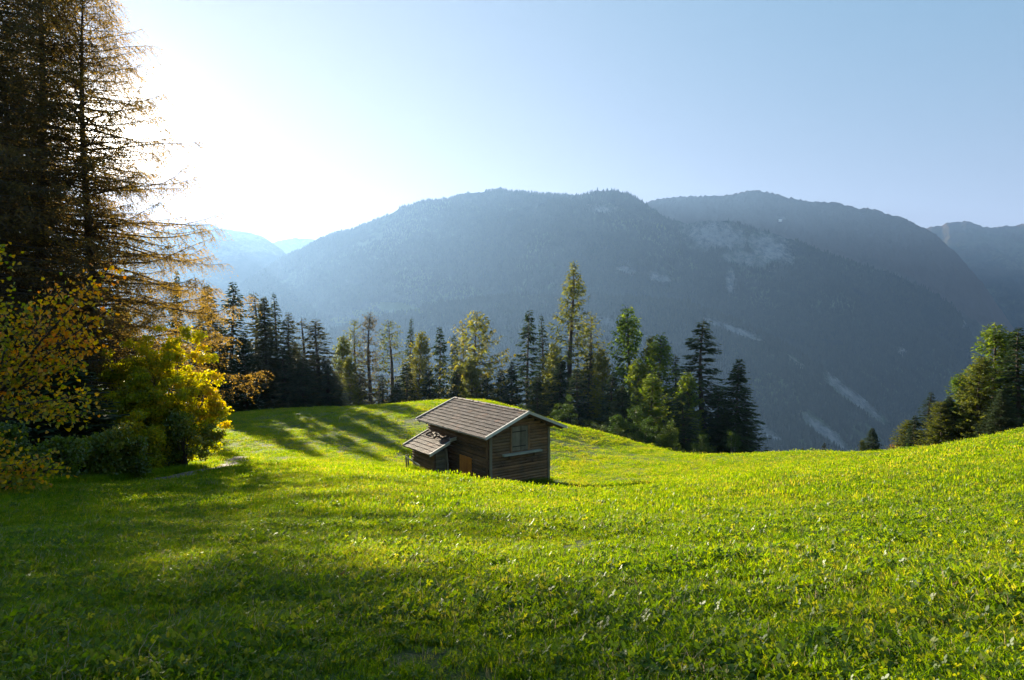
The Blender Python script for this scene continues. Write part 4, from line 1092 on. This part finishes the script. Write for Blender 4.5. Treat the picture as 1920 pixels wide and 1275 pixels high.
def bush(name, px, d, top, width_px, label, cat, mat, seed, n_clump=60, leaves=60, leaf=.12, clump_r=.5, base=.05, colfn=None, group=None, mt=None, zoff=0, depth=1.0):
    x = (px-960)/F_PX*d; b = gz(x, d)-.05+zoff; h = P(px, top, d)[2]-b; w = width_px/F_PX*d
    tr, cr = broadleaf_mesh(w*.92, h*.96, seed, n_clump, leaves, leaf, clump_r, base=base, colfn=colfn)
    o = empty(name, (x, d, b)); o.scale = (1, depth, 1); tag(o, label, cat, group)
    link('branches', tr.mesh('branches', mt or m_twig, True), o)
    link('foliage', cr.mesh('foliage', mat), o)
    return o
# ------------------------------------------------------------------ trees along the meadow's far edge
GL, GM, GR = 'dark conifers behind the left end of the meadow', 'conifers along the middle of the meadow edge', 'conifers on the right rim of the meadow'
T = [  # prototype, px, top y, distance, width px, label
 ('spruce_bare', 390, 530, 104, 62, 'brownish spruce whose top rises just right of the golden larch branches', GL),
 ('spruce_full_b', 434, 527, 108, 84, 'tallest pointed spruce of the dark stand at the meadow\'s left end', GL),
 ('spruce_thin', 478, 546, 112, 52, 'slim-topped spruce directly right of the tallest one in the dark stand', GL),
 ('spruce_bare', 497, 553, 104, 52, 'spruce with rounded dark top, middle of three close tops in the dark stand', GL),
 ('spruce_slim', 516, 548, 110, 56, 'narrow spruce, rightmost of three close tops in the dark stand', GL),
 ('spruce_ragged', 543, 584, 106, 60, 'ragged spruce right of the three close tops in the dark stand', GL),
 ('spruce_dead', 569, 594, 112, 44, 'spruce with sparse upswept arms near its tip', GL),
 ('spruce_ragged', 596, 597, 108, 84, 'airy spruce with wide hanging branches, last of the dark stand', GL),
 ('spruce_full', 372, 600, 98, 70, 'low dark spruce behind the yellow bush, left of the dark stand', GL),
 ('spruce_full_b', 412, 632, 100, 66, 'low dense spruce under the tallest spruce of the dark stand', GL),
 ('spruce_full', 458, 622, 98, 66, 'low dark spruce below the slim-topped spruce', GL),
 ('spruce_ragged', 497, 640, 102, 70, 'shaded spruce filling the middle of the dark stand', GL),
 ('spruce_full_b', 532, 650, 104, 70, 'short shaded spruce in front of the ragged spruce', GL),
 ('spruce_full', 566, 668, 104, 66, 'short dark spruce below the one with upswept arms', GL),
 ('spruce_slim', 612, 680, 106, 60, 'short dark spruce at the right foot of the dark stand', GL),
 ('spruce_full', 390, 655, 116, 70, 'deep-shaded spruce behind the gap right of the yellow bush', GL),
 ('spruce_full_b', 432, 668, 114, 70, 'deep-shaded spruce directly under the tallest spruce\'s trunk', GL),
 ('spruce_full', 478, 660, 116, 74, 'deep-shaded spruce between the tallest and the three close tops', GL),
 ('spruce_full_b', 516, 672, 114, 74, 'deep-shaded spruce below the narrow one of three close tops', GL),
 ('spruce_full', 548, 640, 118, 72, 'deep-shaded spruce below the ragged spruce\'s crown', GL),
 ('spruce_full_b', 590, 660, 116, 76, 'deep-shaded spruce under the airy last spruce of the dark stand', GL),
 ('spruce_full', 628, 700, 118, 60, 'deep-shaded spruce at the left foot of the bushy larch', GL),
 ('larch_dense', 641, 628, 138, 62, 'bushy olive larch at the left of the pale sparse larches', GM),
 ('larch_airy', 667, 598, 142, 62, 'thin pale larch, leftmost of three slender ones with visible stems', GM),
 ('larch_bronze', 694, 583, 140, 70, 'bronze pointed larch, middle of three slender ones with visible stems', GM),
 ('larch_airy', 733, 600, 140, 84, 'flat-topped larch, rightmost of three slender ones with visible stems', GM),
 ('spruce_slim', 770, 594, 146, 44, 'narrow dark spruce just right of the flat-topped larch', GM),
 ('larch_dense', 787, 620, 138, 70, 'olive and dark conifer with a broad shaded lower crown', GM),
 ('spruce_full_b', 823, 611, 142, 56, 'regular dark spruce standing alone between olive crowns', GM),
 ('spruce_slim', 851, 626, 148, 46, 'dark spruce tip beside the round-topped larch', GM),
 ('larch_airy', 866, 606, 150, 50, 'pale larch crown behind the left side of the round-topped larch', GM),
 ('larch_round', 905, 583, 136, 112, 'round-topped spreading larch left above the barn roof', GM),
 ('spruce_full', 938, 690, 134, 60, 'short dark spruce between the round larch and the twin spruces', GM),
 ('spruce_full_b', 990, 578, 138, 74, 'left one of the twin dark spruces beside the tallest larch', GM),
 ('spruce_slim', 1017, 588, 142, 58, 'right one of the twin dark spruces beside the tallest larch', GM),
 ('larch_tall', 1070, 486, 130, 124, 'tallest golden larch rising above the whole tree line behind the barn', GM),
 ('larch_airy', 1112, 588, 134, 84, 'golden larch tucked against the right side of the tallest larch', GM),
 ('spruce_slim', 1107, 640, 128, 62, 'dark spruce below the golden larch, right of the tallest one', GM),
 ('spruce_full', 1052, 668, 126, 70, 'short dark spruce at the foot of the tallest larch', GM),
 ('larch_green', 1180, 574, 120, 96, 'tall green and gold larch right of the tallest larch', GM),
 ('larch_dense', 1218, 628, 118, 60, 'golden larch top between two greener larches', GM),
 ('larch_green', 1236, 626, 110, 92, 'bright green larch with a soft upright top', GM),
 ('larch_green', 1196, 672, 108, 80, 'leafy green larch in front of the green and gold one', GM),
 ('spruce_thin', 1268, 664, 112, 46, 'thin sparse spruce left of the big dark spruce', GM),
 ('spruce_full_b', 1318, 598, 104, 122, 'big broad dark spruce near the right end of the middle row', GM),
 ('larch_green', 1291, 696, 98, 70, 'small green larch in front of the big dark spruce', GM),
 ('spruce_full', 1386, 671, 96, 96, 'dark spruce with wide skirts, last one of the middle row', GM),
 ('spruce_full_b', 1345, 722, 98, 70, 'short dark spruce between the two big spruces of the middle row', GM),
 ('spruce_full', 1250, 742, 100, 76, 'short shaded spruce under the thin sparse one', GM),
 ('spruce_full_b', 1150, 700, 112, 70, 'short dark spruce under the green and gold larch', GM),
 ('spruce_full', 1010, 700, 128, 70, 'short dark spruce under the twin spruces', GM),
 ('spruce_full_b', 805, 690, 134, 60, 'short dark spruce left of the lone regular spruce', GM),
 ('spruce_full', 858, 690, 134, 66, 'short shaded spruce under the round larch\'s left side', GM),
 ('spruce_slim', 716, 700, 134, 50, 'short spruce between the bronze and flat-topped larches', GM),
 ('spruce_ragged', 672, 690, 134, 56, 'short ragged spruce under the thin pale larch', GM),
 ('spruce_full_b', 760, 680, 134, 60, 'short dark spruce right of the flat-topped larch stem', GM),
 ('larch_dense', 655, 668, 130, 50, 'short olive conifer between the bushy larch and the thin pale one', GM),
 ('spruce_full', 742, 712, 130, 60, 'short spruce at the foot of the flat-topped larch', GM),
 ('larch_dense', 884, 672, 128, 66, 'olive young larch below the round-topped larch', GM),
 ('spruce_full_b', 912, 702, 128, 64, 'short dark spruce directly under the round-topped larch', GM),
 ('spruce_full', 962, 676, 130, 60, 'short dark spruce touching the left of the twin spruces', GM),
 ('larch_dense', 1036, 640, 136, 56, 'golden young larch between the twin spruces and the tallest larch', GM),
 ('spruce_full_b', 1085, 690, 118, 74, 'short dark spruce right below the golden larch', GM),
 ('larch_dense', 1130, 650, 120, 64, 'olive larch between the golden larch and the green and gold one', GM),
 ('spruce_full', 1170, 720, 100, 76, 'short shaded spruce behind the bright green shrub', GM),
 ('larch_green', 1222, 700, 96, 84, 'low green larch below the bright green one', GM),
 ('spruce_full_b', 1282, 738, 92, 72, 'short shaded spruce left of the big dark spruce\'s foot', GM),
 ('spruce_full', 1641, 802, 74, 44, 'small neat spruce alone on the meadow rim at the right', GR),
 ('larch_dense', 1622, 824, 76, 24, 'tiny spruce touching the left side of the small neat one', GR),
 ('spruce_thin', 1508, 838, 78, 12, 'leftmost of three tiny conifer tips poking over the meadow rim', GR),
 ('spruce_thin', 1527, 838, 78, 11, 'middle one of three tiny conifer tips poking over the meadow rim', GR),
 ('spruce_thin', 1549, 829, 78, 15, 'rightmost and tallest of three tiny conifer tips on the meadow rim', GR),
 ('larch_dense', 1706, 786, 68, 58, 'yellowish young larch left of the pointed spruce on the right rim', GR),
 ('spruce_full_b', 1719, 778, 66, 38, 'short spruce at the left foot of the pointed spruce on the right rim', GR),
 ('spruce_slim', 1747, 734, 66, 56, 'pointed spruce standing out left of the right-hand tree group', GR),
 ('larch_dense', 1768, 752, 62, 66, 'olive conifer in the dip right of the pointed spruce', GR),
 ('spruce_full', 1785, 742, 62, 56, 'small spruce between the pointed spruce and the first golden larch', GR),
 ('larch_green', 1806, 700, 62, 72, 'first golden-green larch left of the tall ones at the right', GR),
 ('larch_dense', 1838, 668, 60, 76, 'dense larch on the left shoulder of the tall right-hand larch', GR),
 ('larch_green', 1866, 606, 62, 104, 'tall golden larch at the right edge, highest of its group', GR),
 ('larch_green', 1893, 620, 62, 84, 'golden larch leaning into the dark spruce at the right edge', GR),
 ('spruce_full_b', 1912, 612, 58, 84, 'dark spruce cut by the right edge of the picture', GR),
 ('spruce_full', 1880, 730, 54, 60, 'short dark spruce at the foot of the right edge group', GR),
]
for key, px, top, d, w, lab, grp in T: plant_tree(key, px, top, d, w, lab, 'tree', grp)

# ------------------------------------------------------------------ shrubs at the feet of the middle row
m_leaf_g = leaf_mat('shrub_leaves_green', [(0, (.012, .030, .007)), (.5, (.030, .058, .010)), (1, (.075, .10, .015))], .4, .04, .45, .3)
m_leaf_p = leaf_mat('shrub_leaves_pale', [(0, (.016, .032, .010)), (.5, (.034, .054, .016)), (1, (.06, .08, .022))], .4, .04, .45, .2)
m_leaf_o = leaf_mat('shrub_leaves_orange', [(0, (.08, .07, .02)), (.5, (.17, .11, .025)), (1, (.25, .13, .03))], .45, .1, .45, .2)
GS = 'shrubs at the foot of the tree line'
for a in [('shrub', 982, 100, 735, 46, 'pale round grey-green shrub above the middle of the barn ridge', 'shrub', m_leaf_p, 3),
          ('shrub', 860, 100, 738, 56, 'pale olive shrub left of the barn roof peak', 'shrub', m_leaf_p, 4),
          ('shrub', 1120, 92, 745, 70, 'grey-green shrub right of the barn roof, left of the bright ones', 'shrub', m_leaf_p, 5),
          ('shrub', 1155, 84, 765, 60, 'bright green shrub at the meadow edge right of the barn', 'shrub', m_leaf_g, 6),
          ('shrub', 1205, 82, 742, 84, 'broad green shrub below the bright green larch', 'shrub', m_leaf_g, 7),
          ('shrub', 1255, 80, 778, 70, 'dark green shrub where the tree line dips towards the rim', 'shrub', m_leaf_g, 8),
          ('shrub', 1062, 96, 715, 74, 'leafy green shrub at the foot of the tallest larch', 'shrub', m_leaf_g, 9),
          ('shrub', 1686, 70, 822, 34, 'small orange-leaved shrub right of the neat little spruce', 'shrub', m_leaf_o, 10),
          ('shrub', 1376, 82, 762, 44, 'slender young birch with pale stem between the last two spruces', 'shrub', m_leaf_g, 12),
          ('shrub', 1310, 82, 792, 80, 'low dark thicket below the big dark spruce', 'shrub', m_leaf_g, 13)]:
    nm, px, d, top, w, lab, cat, mt, sd_ = a
    bush('young_birch' if 'birch' in lab else nm, px, d, top, w, lab, 'birch' if 'birch' in lab else cat, mt, sd_, 80, 110, .14, .62, base=.0, group=GS, mt=m_birch if 'birch' in lab else None)

# ------------------------------------------------------------------ left wood: spruces and the great larch
for key_, mt_, kw_ in (
    ('spruce_near', leaf_mat('near_spruce_needles', [(0, (.022, .026, .010)), (.5, (.060, .050, .018)), (1, (.14, .095, .030))], .55, .04, .5, .2, tval=2.2), dict(H=40, R=6.5, seed=21, base=.05, step=.40, nb=9, power=.72, blen=1.1, spray=.26, sw=.034, hang=.9, droop=.42, gap=.05, kind='spruce', per_m=5.5, k=6)),
    ('larch_near', leaf_mat('great_larch_needles', [(0, (.065, .055, .014)), (.5, (.15, .110, .024)), (1, (.24, .165, .030))], .62, .05, .5, .1, tval=2.3), dict(H=42, R=11.2, seed=31, base=.18, step=.40, nb=5.0, power=.68, blen=1.7, spray=.20, sw=.026, hang=1.15, droop=.75, gap=.08, kind='larch', per_m=9, k=9, lean=.4))):
    tr_, cr_ = near_conifer(**kw_)
    PROTO[key_] = (tr_.mesh('trunk', m_bark, True), cr_.mesh('crown', mt_), kw_['H'], kw_['R'])
GN = 'big conifers of the wood at the left'
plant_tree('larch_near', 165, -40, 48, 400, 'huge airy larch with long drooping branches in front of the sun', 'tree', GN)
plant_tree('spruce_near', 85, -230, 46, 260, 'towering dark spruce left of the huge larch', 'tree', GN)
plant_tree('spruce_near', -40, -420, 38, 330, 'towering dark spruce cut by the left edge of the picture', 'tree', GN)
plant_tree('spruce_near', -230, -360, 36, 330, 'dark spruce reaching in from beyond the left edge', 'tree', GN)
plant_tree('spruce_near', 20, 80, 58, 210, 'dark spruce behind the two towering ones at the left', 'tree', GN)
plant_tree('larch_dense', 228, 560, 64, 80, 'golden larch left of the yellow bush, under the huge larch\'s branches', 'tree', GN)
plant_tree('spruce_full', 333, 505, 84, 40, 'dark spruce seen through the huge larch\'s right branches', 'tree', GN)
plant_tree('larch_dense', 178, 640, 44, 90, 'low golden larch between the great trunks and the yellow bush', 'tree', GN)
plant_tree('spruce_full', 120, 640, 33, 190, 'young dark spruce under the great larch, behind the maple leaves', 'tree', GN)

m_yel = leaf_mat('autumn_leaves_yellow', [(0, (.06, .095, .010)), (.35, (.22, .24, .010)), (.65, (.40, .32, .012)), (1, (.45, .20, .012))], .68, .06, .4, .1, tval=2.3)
m_und = leaf_mat('undergrowth_leaves', [(0, (.03, .06, .008)), (.45, (.075, .12, .012)), (1, (.26, .20, .015))], .5, .12, .4, .2)
GB = 'autumn bushes along the left edge of the meadow'
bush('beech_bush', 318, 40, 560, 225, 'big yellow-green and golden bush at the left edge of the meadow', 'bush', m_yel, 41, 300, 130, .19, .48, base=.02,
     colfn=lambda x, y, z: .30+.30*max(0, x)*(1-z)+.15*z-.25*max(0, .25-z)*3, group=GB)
bush('hazel_bush', 345, 38, 745, 140, 'low green bush at the foot of the big golden one, beside the path', 'bush', m_und, 42, 70, 120, .16, .45, base=.0, colfn=lambda x, y, z: .5+.3*x, group=GB)
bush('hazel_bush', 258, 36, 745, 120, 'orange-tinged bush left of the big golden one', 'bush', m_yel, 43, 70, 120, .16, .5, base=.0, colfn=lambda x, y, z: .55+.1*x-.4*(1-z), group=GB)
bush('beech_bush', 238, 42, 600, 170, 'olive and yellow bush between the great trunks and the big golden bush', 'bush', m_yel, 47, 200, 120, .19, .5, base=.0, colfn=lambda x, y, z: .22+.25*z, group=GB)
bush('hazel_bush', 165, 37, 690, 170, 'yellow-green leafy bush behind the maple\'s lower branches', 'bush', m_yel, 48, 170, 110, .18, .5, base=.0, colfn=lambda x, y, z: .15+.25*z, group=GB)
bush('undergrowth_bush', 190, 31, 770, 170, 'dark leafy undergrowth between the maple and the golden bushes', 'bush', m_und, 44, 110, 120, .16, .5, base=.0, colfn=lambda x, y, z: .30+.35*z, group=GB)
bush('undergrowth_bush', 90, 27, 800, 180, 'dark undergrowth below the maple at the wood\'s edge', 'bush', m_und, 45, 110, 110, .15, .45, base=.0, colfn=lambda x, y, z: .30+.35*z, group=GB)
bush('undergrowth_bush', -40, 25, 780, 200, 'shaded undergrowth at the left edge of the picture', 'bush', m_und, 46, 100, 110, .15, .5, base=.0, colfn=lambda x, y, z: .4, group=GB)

# the maple: limbs, masses of leaves, and the biggest leaves one by one
def maple():
    d0 = 22.0; bx, by = (-60-960)/F_PX*d0, 22.5; bz = gz(bx, by)-.1
    root = tag(empty('maple_tree', (bx, by, bz)), 'leaning maple with big yellow and orange autumn leaves at the left edge', 'tree')
    r = np.random.default_rng(51); limbs = Geo(); fol = Geo()
    ends = [(222, 485, 21.5), (190, 520, 21), (215, 575, 21.5), (205, 635, 21), (150, 600, 22), (110, 660, 22), (160, 680, 21.5), (70, 560, 22.5), (30, 600, 22), (175, 735, 21), (165, 780, 21),
            (60, 700, 22), (20, 740, 22), (110, 760, 21.5), (90, 855, 20.6), (30, 870, 20.6), (70, 900, 20.4), (120, 880, 20.8), (10, 820, 21), (40, 660, 22.5), (-10, 560, 23), (-20, 660, 22.5), (-20, 900, 20.6), (0, 440, 23.5), (120, 530, 22)]
    base = np.array([0, 0, -.3]); leaves = []
    crotch = np.array([P(-20, 760, 22.3)]) [0]-np.array([bx, by, bz])
    trunk = Geo(); s = np.linspace(0, 1, 8)[:, None]
    trunk.tube(base*(1-s)+crotch*s+np.array([.15, 0, 0])*np.sin(s*3), np.linspace(.19, .12, 8), 8)
    for (px, py, d) in ends:
        e = np.array(P(px, py, d))-np.array([bx, by, bz])
        mid = crotch*.45+e*.55+np.array([0, 0, -.25 if py > 700 else .35])
        if py > 800: st, mid = base, e*.5+np.array([0, 0, .5])
        else: st = crotch
        t = np.linspace(0, 1, 10)[:, None]
        cv = st*(1-t)**2+2*mid*t*(1-t)+e*t*t
        limbs.tube(cv, np.linspace(.055, .010, 10), 5)
        hue = .75 if py < 660 and px > 90 else .5
        for k in range(150):
            tt = .35+.65*r.uniform()**.7; i = tt*9; c = cv[int(i)] if i < 9 else cv[9]
            c = c+r.normal(0, 1, 3)*np.array([.36, .36, .27])*(1.1-.3*tt)
            leaves.append((c, np.clip(hue+r.normal(0, .22), 0, 1), r.uniform(.09, .155)))
            if k % 7 == 0: limbs.tube([cv[min(9, int(i))], (cv[min(9, int(i))]+c)/2+r.normal(0, .03, 3), c], [.009, .006, .003], 3)
    outl = [(0, 0), (.30, .14), (.52, .12), (.50, .38), (.34, .48), (.60, .62), (.78, .60), (.72, .82), (1.05, .95)]
    half = [(y, x) for x, y in outl]
    pts = [(0, 0, 0), (.16, .34, .05), (.08, .52, .09), (.42, .48, .04), (.50, .34, .02), (.66, .40, .02), (.78, .22, 0), (1.0, 0, -.05), (.78, -.22, 0), (.66, -.40, .02), (.50, -.34, .02), (.42, -.48, .04), (.08, -.52, .09), (.16, -.34, .05)]
    tri = [(0, i, i+1) for i in range(1, 13)]
    lm = []
    stops = [(.045, .085, .012), (.14, .15, .012), (.26, .19, .012), (.40, .20, .014), (.42, .13, .015)]
    mats = []
    m_mp = leaf_mat('maple_leaves', [(0, (.045, .085, .012)), (.3, (.15, .18, .012)), (.6, (.36, .26, .012)), (1, (.46, .19, .014))], .66, .08, .35, .12, tval=2.3)
    for hv in (.1, .35, .6, .85):
        g = Geo(); g.add(pts, tri, rt=hv); lm.append(g.mesh('leaf', m_mp))
    leaves.sort(key=lambda a: -a[2])
    order = sorted(range(len(leaves)), key=lambda i: leaves[i][0][1]-leaves[i][2]*8)
    P_ = np.array(pts)
    for rank, i in enumerate(order):
        c, hue, sz = leaves[i]
        e = Euler((r.uniform(-1, 1), r.uniform(.2, 1.6), r.uniform(0, 6.28)))
        if rank < 280:
            o = link('leaf', lm[min(3, int(hue*4))], root); o.location = c; o.rotation_euler = e; o.scale = (sz*1.05,)*3
        else:
            M = np.array(e.to_matrix()); fol.add((P_*sz)@M.T+c, tri, rt=hue)
    link('trunk', trunk.mesh('trunk', m_bark, True), root)
    link('limbs', limbs.mesh('limbs', m_twig, True), root)
    f = link('foliage', fol.mesh('foliage', m_mp), root); f['kind'] = 'stuff'
maple()

# taller grass hummock at the feet of the bushes
def hummock():
    r = np.random.default_rng(61); c = bpy.data.collections.new('tall_grass_kinds')
    for k in range(3):
        me = tuft('tall_grass', 40, .16, .12, .42, .010, .8, m_grass, 70+k); c.objects.link(bpy.data.objects.new('tall_grass_%d' % k, me))
    n = 2600
    px = r.uniform(-60, 420, n); d = np.interp(px, [-60, 60, 150, 240, 300, 420], [21.6, 23.5, 27, 31, 33.5, 38])+np.abs(r.normal(0, 1.3, n))
    x = (px-960)/F_PX*d
    k = path_dist(x, d) > .8; x, d = x[k], d[k]; n = len(x)
    # weeds along the barn's walls
    t = r.uniform(0, 1, 420); side_ = r.integers(0, 4, 420)
    u = np.where(side_ == 0, t*5.1, np.where(side_ == 1, 5.1+np.abs(r.normal(0, .2, 420)), np.where(side_ == 2, -np.abs(r.normal(0, .2, 420)), -1.6-np.abs(r.normal(.1, .15, 420)))))
    v = np.where(side_ == 0, -.15-np.abs(r.normal(0, .2, 420)), np.where(side_ == 3, 4.5+t*3.6, t*8.4))
    ok = ~((side_ == 2) & (v > 1.9) & (v < 3.8)) & ~((side_ == 2) & (v > 4.5))
    x = np.concatenate([x, (HUT0[0]+HBX[0]*u+HBY[0]*v)[ok]]); d = np.concatenate([d, (HUT0[1]+HBX[1]*u+HBY[1]*v)[ok]]); n = len(x)
    o = point_instancer('tall_grass', np.stack([x, d, ground(x, d)], 1), r.uniform(.6, 1.5, n), r.uniform(0, 6.28, n), r.integers(0, 3, n), c, r.normal(0, .15, (n, 2)))
    tag(o, 'taller unmown grass at the foot of the bushes, wood edge and barn walls', 'grass', kind='stuff')
hummock()

# ------------------------------------------------------------------ small things in the near grass
def fallen(px, py, label, mat, size=.07, seed=0):
    # where the view ray meets the ground
    dd = np.linspace(3, 40, 1500); q = np.array([P(px, py, d) for d in dd]); g = ground(q[:, 0], q[:, 1]); i = int(np.argmax(q[:, 2] < g))
    x, y, z = q[i]
    r = random.Random(seed); ge = Geo(); n = 12; V = [(0, 0, 0)]
    for k in range(n):
        a = k/n*6.28; rad = size*(1+.25*math.sin(a*5)+r.uniform(-.1, .1)); V.append((rad*math.cos(a)*1.1, rad*math.sin(a)*.8, .35*rad*math.cos(a)**2+r.uniform(0, .2)*size))
    ge.add(V, [(0, k+1, (k+1) % n+1) for k in range(n)])
    o = link('fallen_leaf', ge.mesh('fallen_leaf', mat)); o.location = (x, y, z+.075); o.rotation_euler = (r.uniform(.3, .9), r.uniform(-.3, .3), r.uniform(0, 6))
    tag(o, label, 'leaf', 'fallen leaves in the near meadow')
m_fall = leaf_mat('fallen_leaf_brown', [(0, (.16, .06, .02)), (1, (.38, .16, .05))], .4, .08, .5, .9)
fallen(645, 1090, 'brown fallen leaf standing up in the shaded grass left of centre', m_fall, .06, 1)
fallen(410, 1268, 'orange fallen leaf at the very bottom of the picture, left', m_fall, .045, 2)
fallen(22, 1045, 'red-brown fallen leaf near the left edge of the meadow', m_fall, .06, 3)
fallen(566, 1190, 'dark crumpled fallen leaf in the shade low left of centre', m_fall, .05, 4)
fallen(1275, 1075, 'dark brown fallen leaf on the edge of the sunlit grass', m_fall, .06, 5)
fallen(1880, 928, 'small yellow-brown fallen leaf high on the sunlit slope at right', m_fall, .05, 6)
def plantain():
    dd = np.linspace(3, 12, 900); q = np.array([P(1198, 1160, d) for d in dd]); g = ground(q[:, 0], q[:, 1]); i = int(np.argmax(q[:, 2] < g)); x, y, z = q[i]
    root = tag(empty('plantain_stalk', (x, y, z)), 'single pale plantain stalk with bent seed head standing in the near grass', 'plant')
    g1 = Geo(); g1.tube([(0, 0, -.02), (.005, 0, .12), (0, 0, .24), (-.012, 0, .30)], [.003, .003, .0025, .002], 5); link('stem', g1.mesh('stem', m_straw, True), root)
    g2 = Geo(); g2.tube([(-.012, 0, .295), (-.020, 0, .32), (-.034, 0, .345), (-.045, 0, .36)], [.003, .007, .007, .003], 6); link('seed_head', g2.mesh('seed_head', m_straw, True), root)
plantain()

# ------------------------------------------------------------------ far small things: alpine house, contrail
def alp_house():
    x, y, z = P(1463, 411, 5000)
    m, n, l = new_mat('white_render'); b = n.new('ShaderNodeBsdfDiffuse'); b.inputs['Color'].default_value = (.8, .78, .72, 1); no = noise(n, l, .3, 3)
    r_ = ramp(n, [(.3, (.72, .70, .66)), (.7, (.82, .80, .75))]); l.new(no.outputs['Fac'], r_.inputs[0]); l.new(r_.outputs[0], b.inputs['Color'])
    o = n.new('ShaderNodeOutputMaterial'); l.new(b.outputs[0], o.inputs['Surface'])
    root = tag(empty('mountain_house', (x, y, z-10), .4), 'tiny white house shining on the far right-hand mountain', 'house')
    g = Geo(); g.box((-12, -6, -10), (12, 6, 6)); link('wall', g.mesh('wall', m), root)
    g = Geo(); prism(g, [(-8, 6.1), (8, 6.1), (0, 11)], 'x', -14, 14); link('roof', g.mesh('roof', m), root)
alp_house()
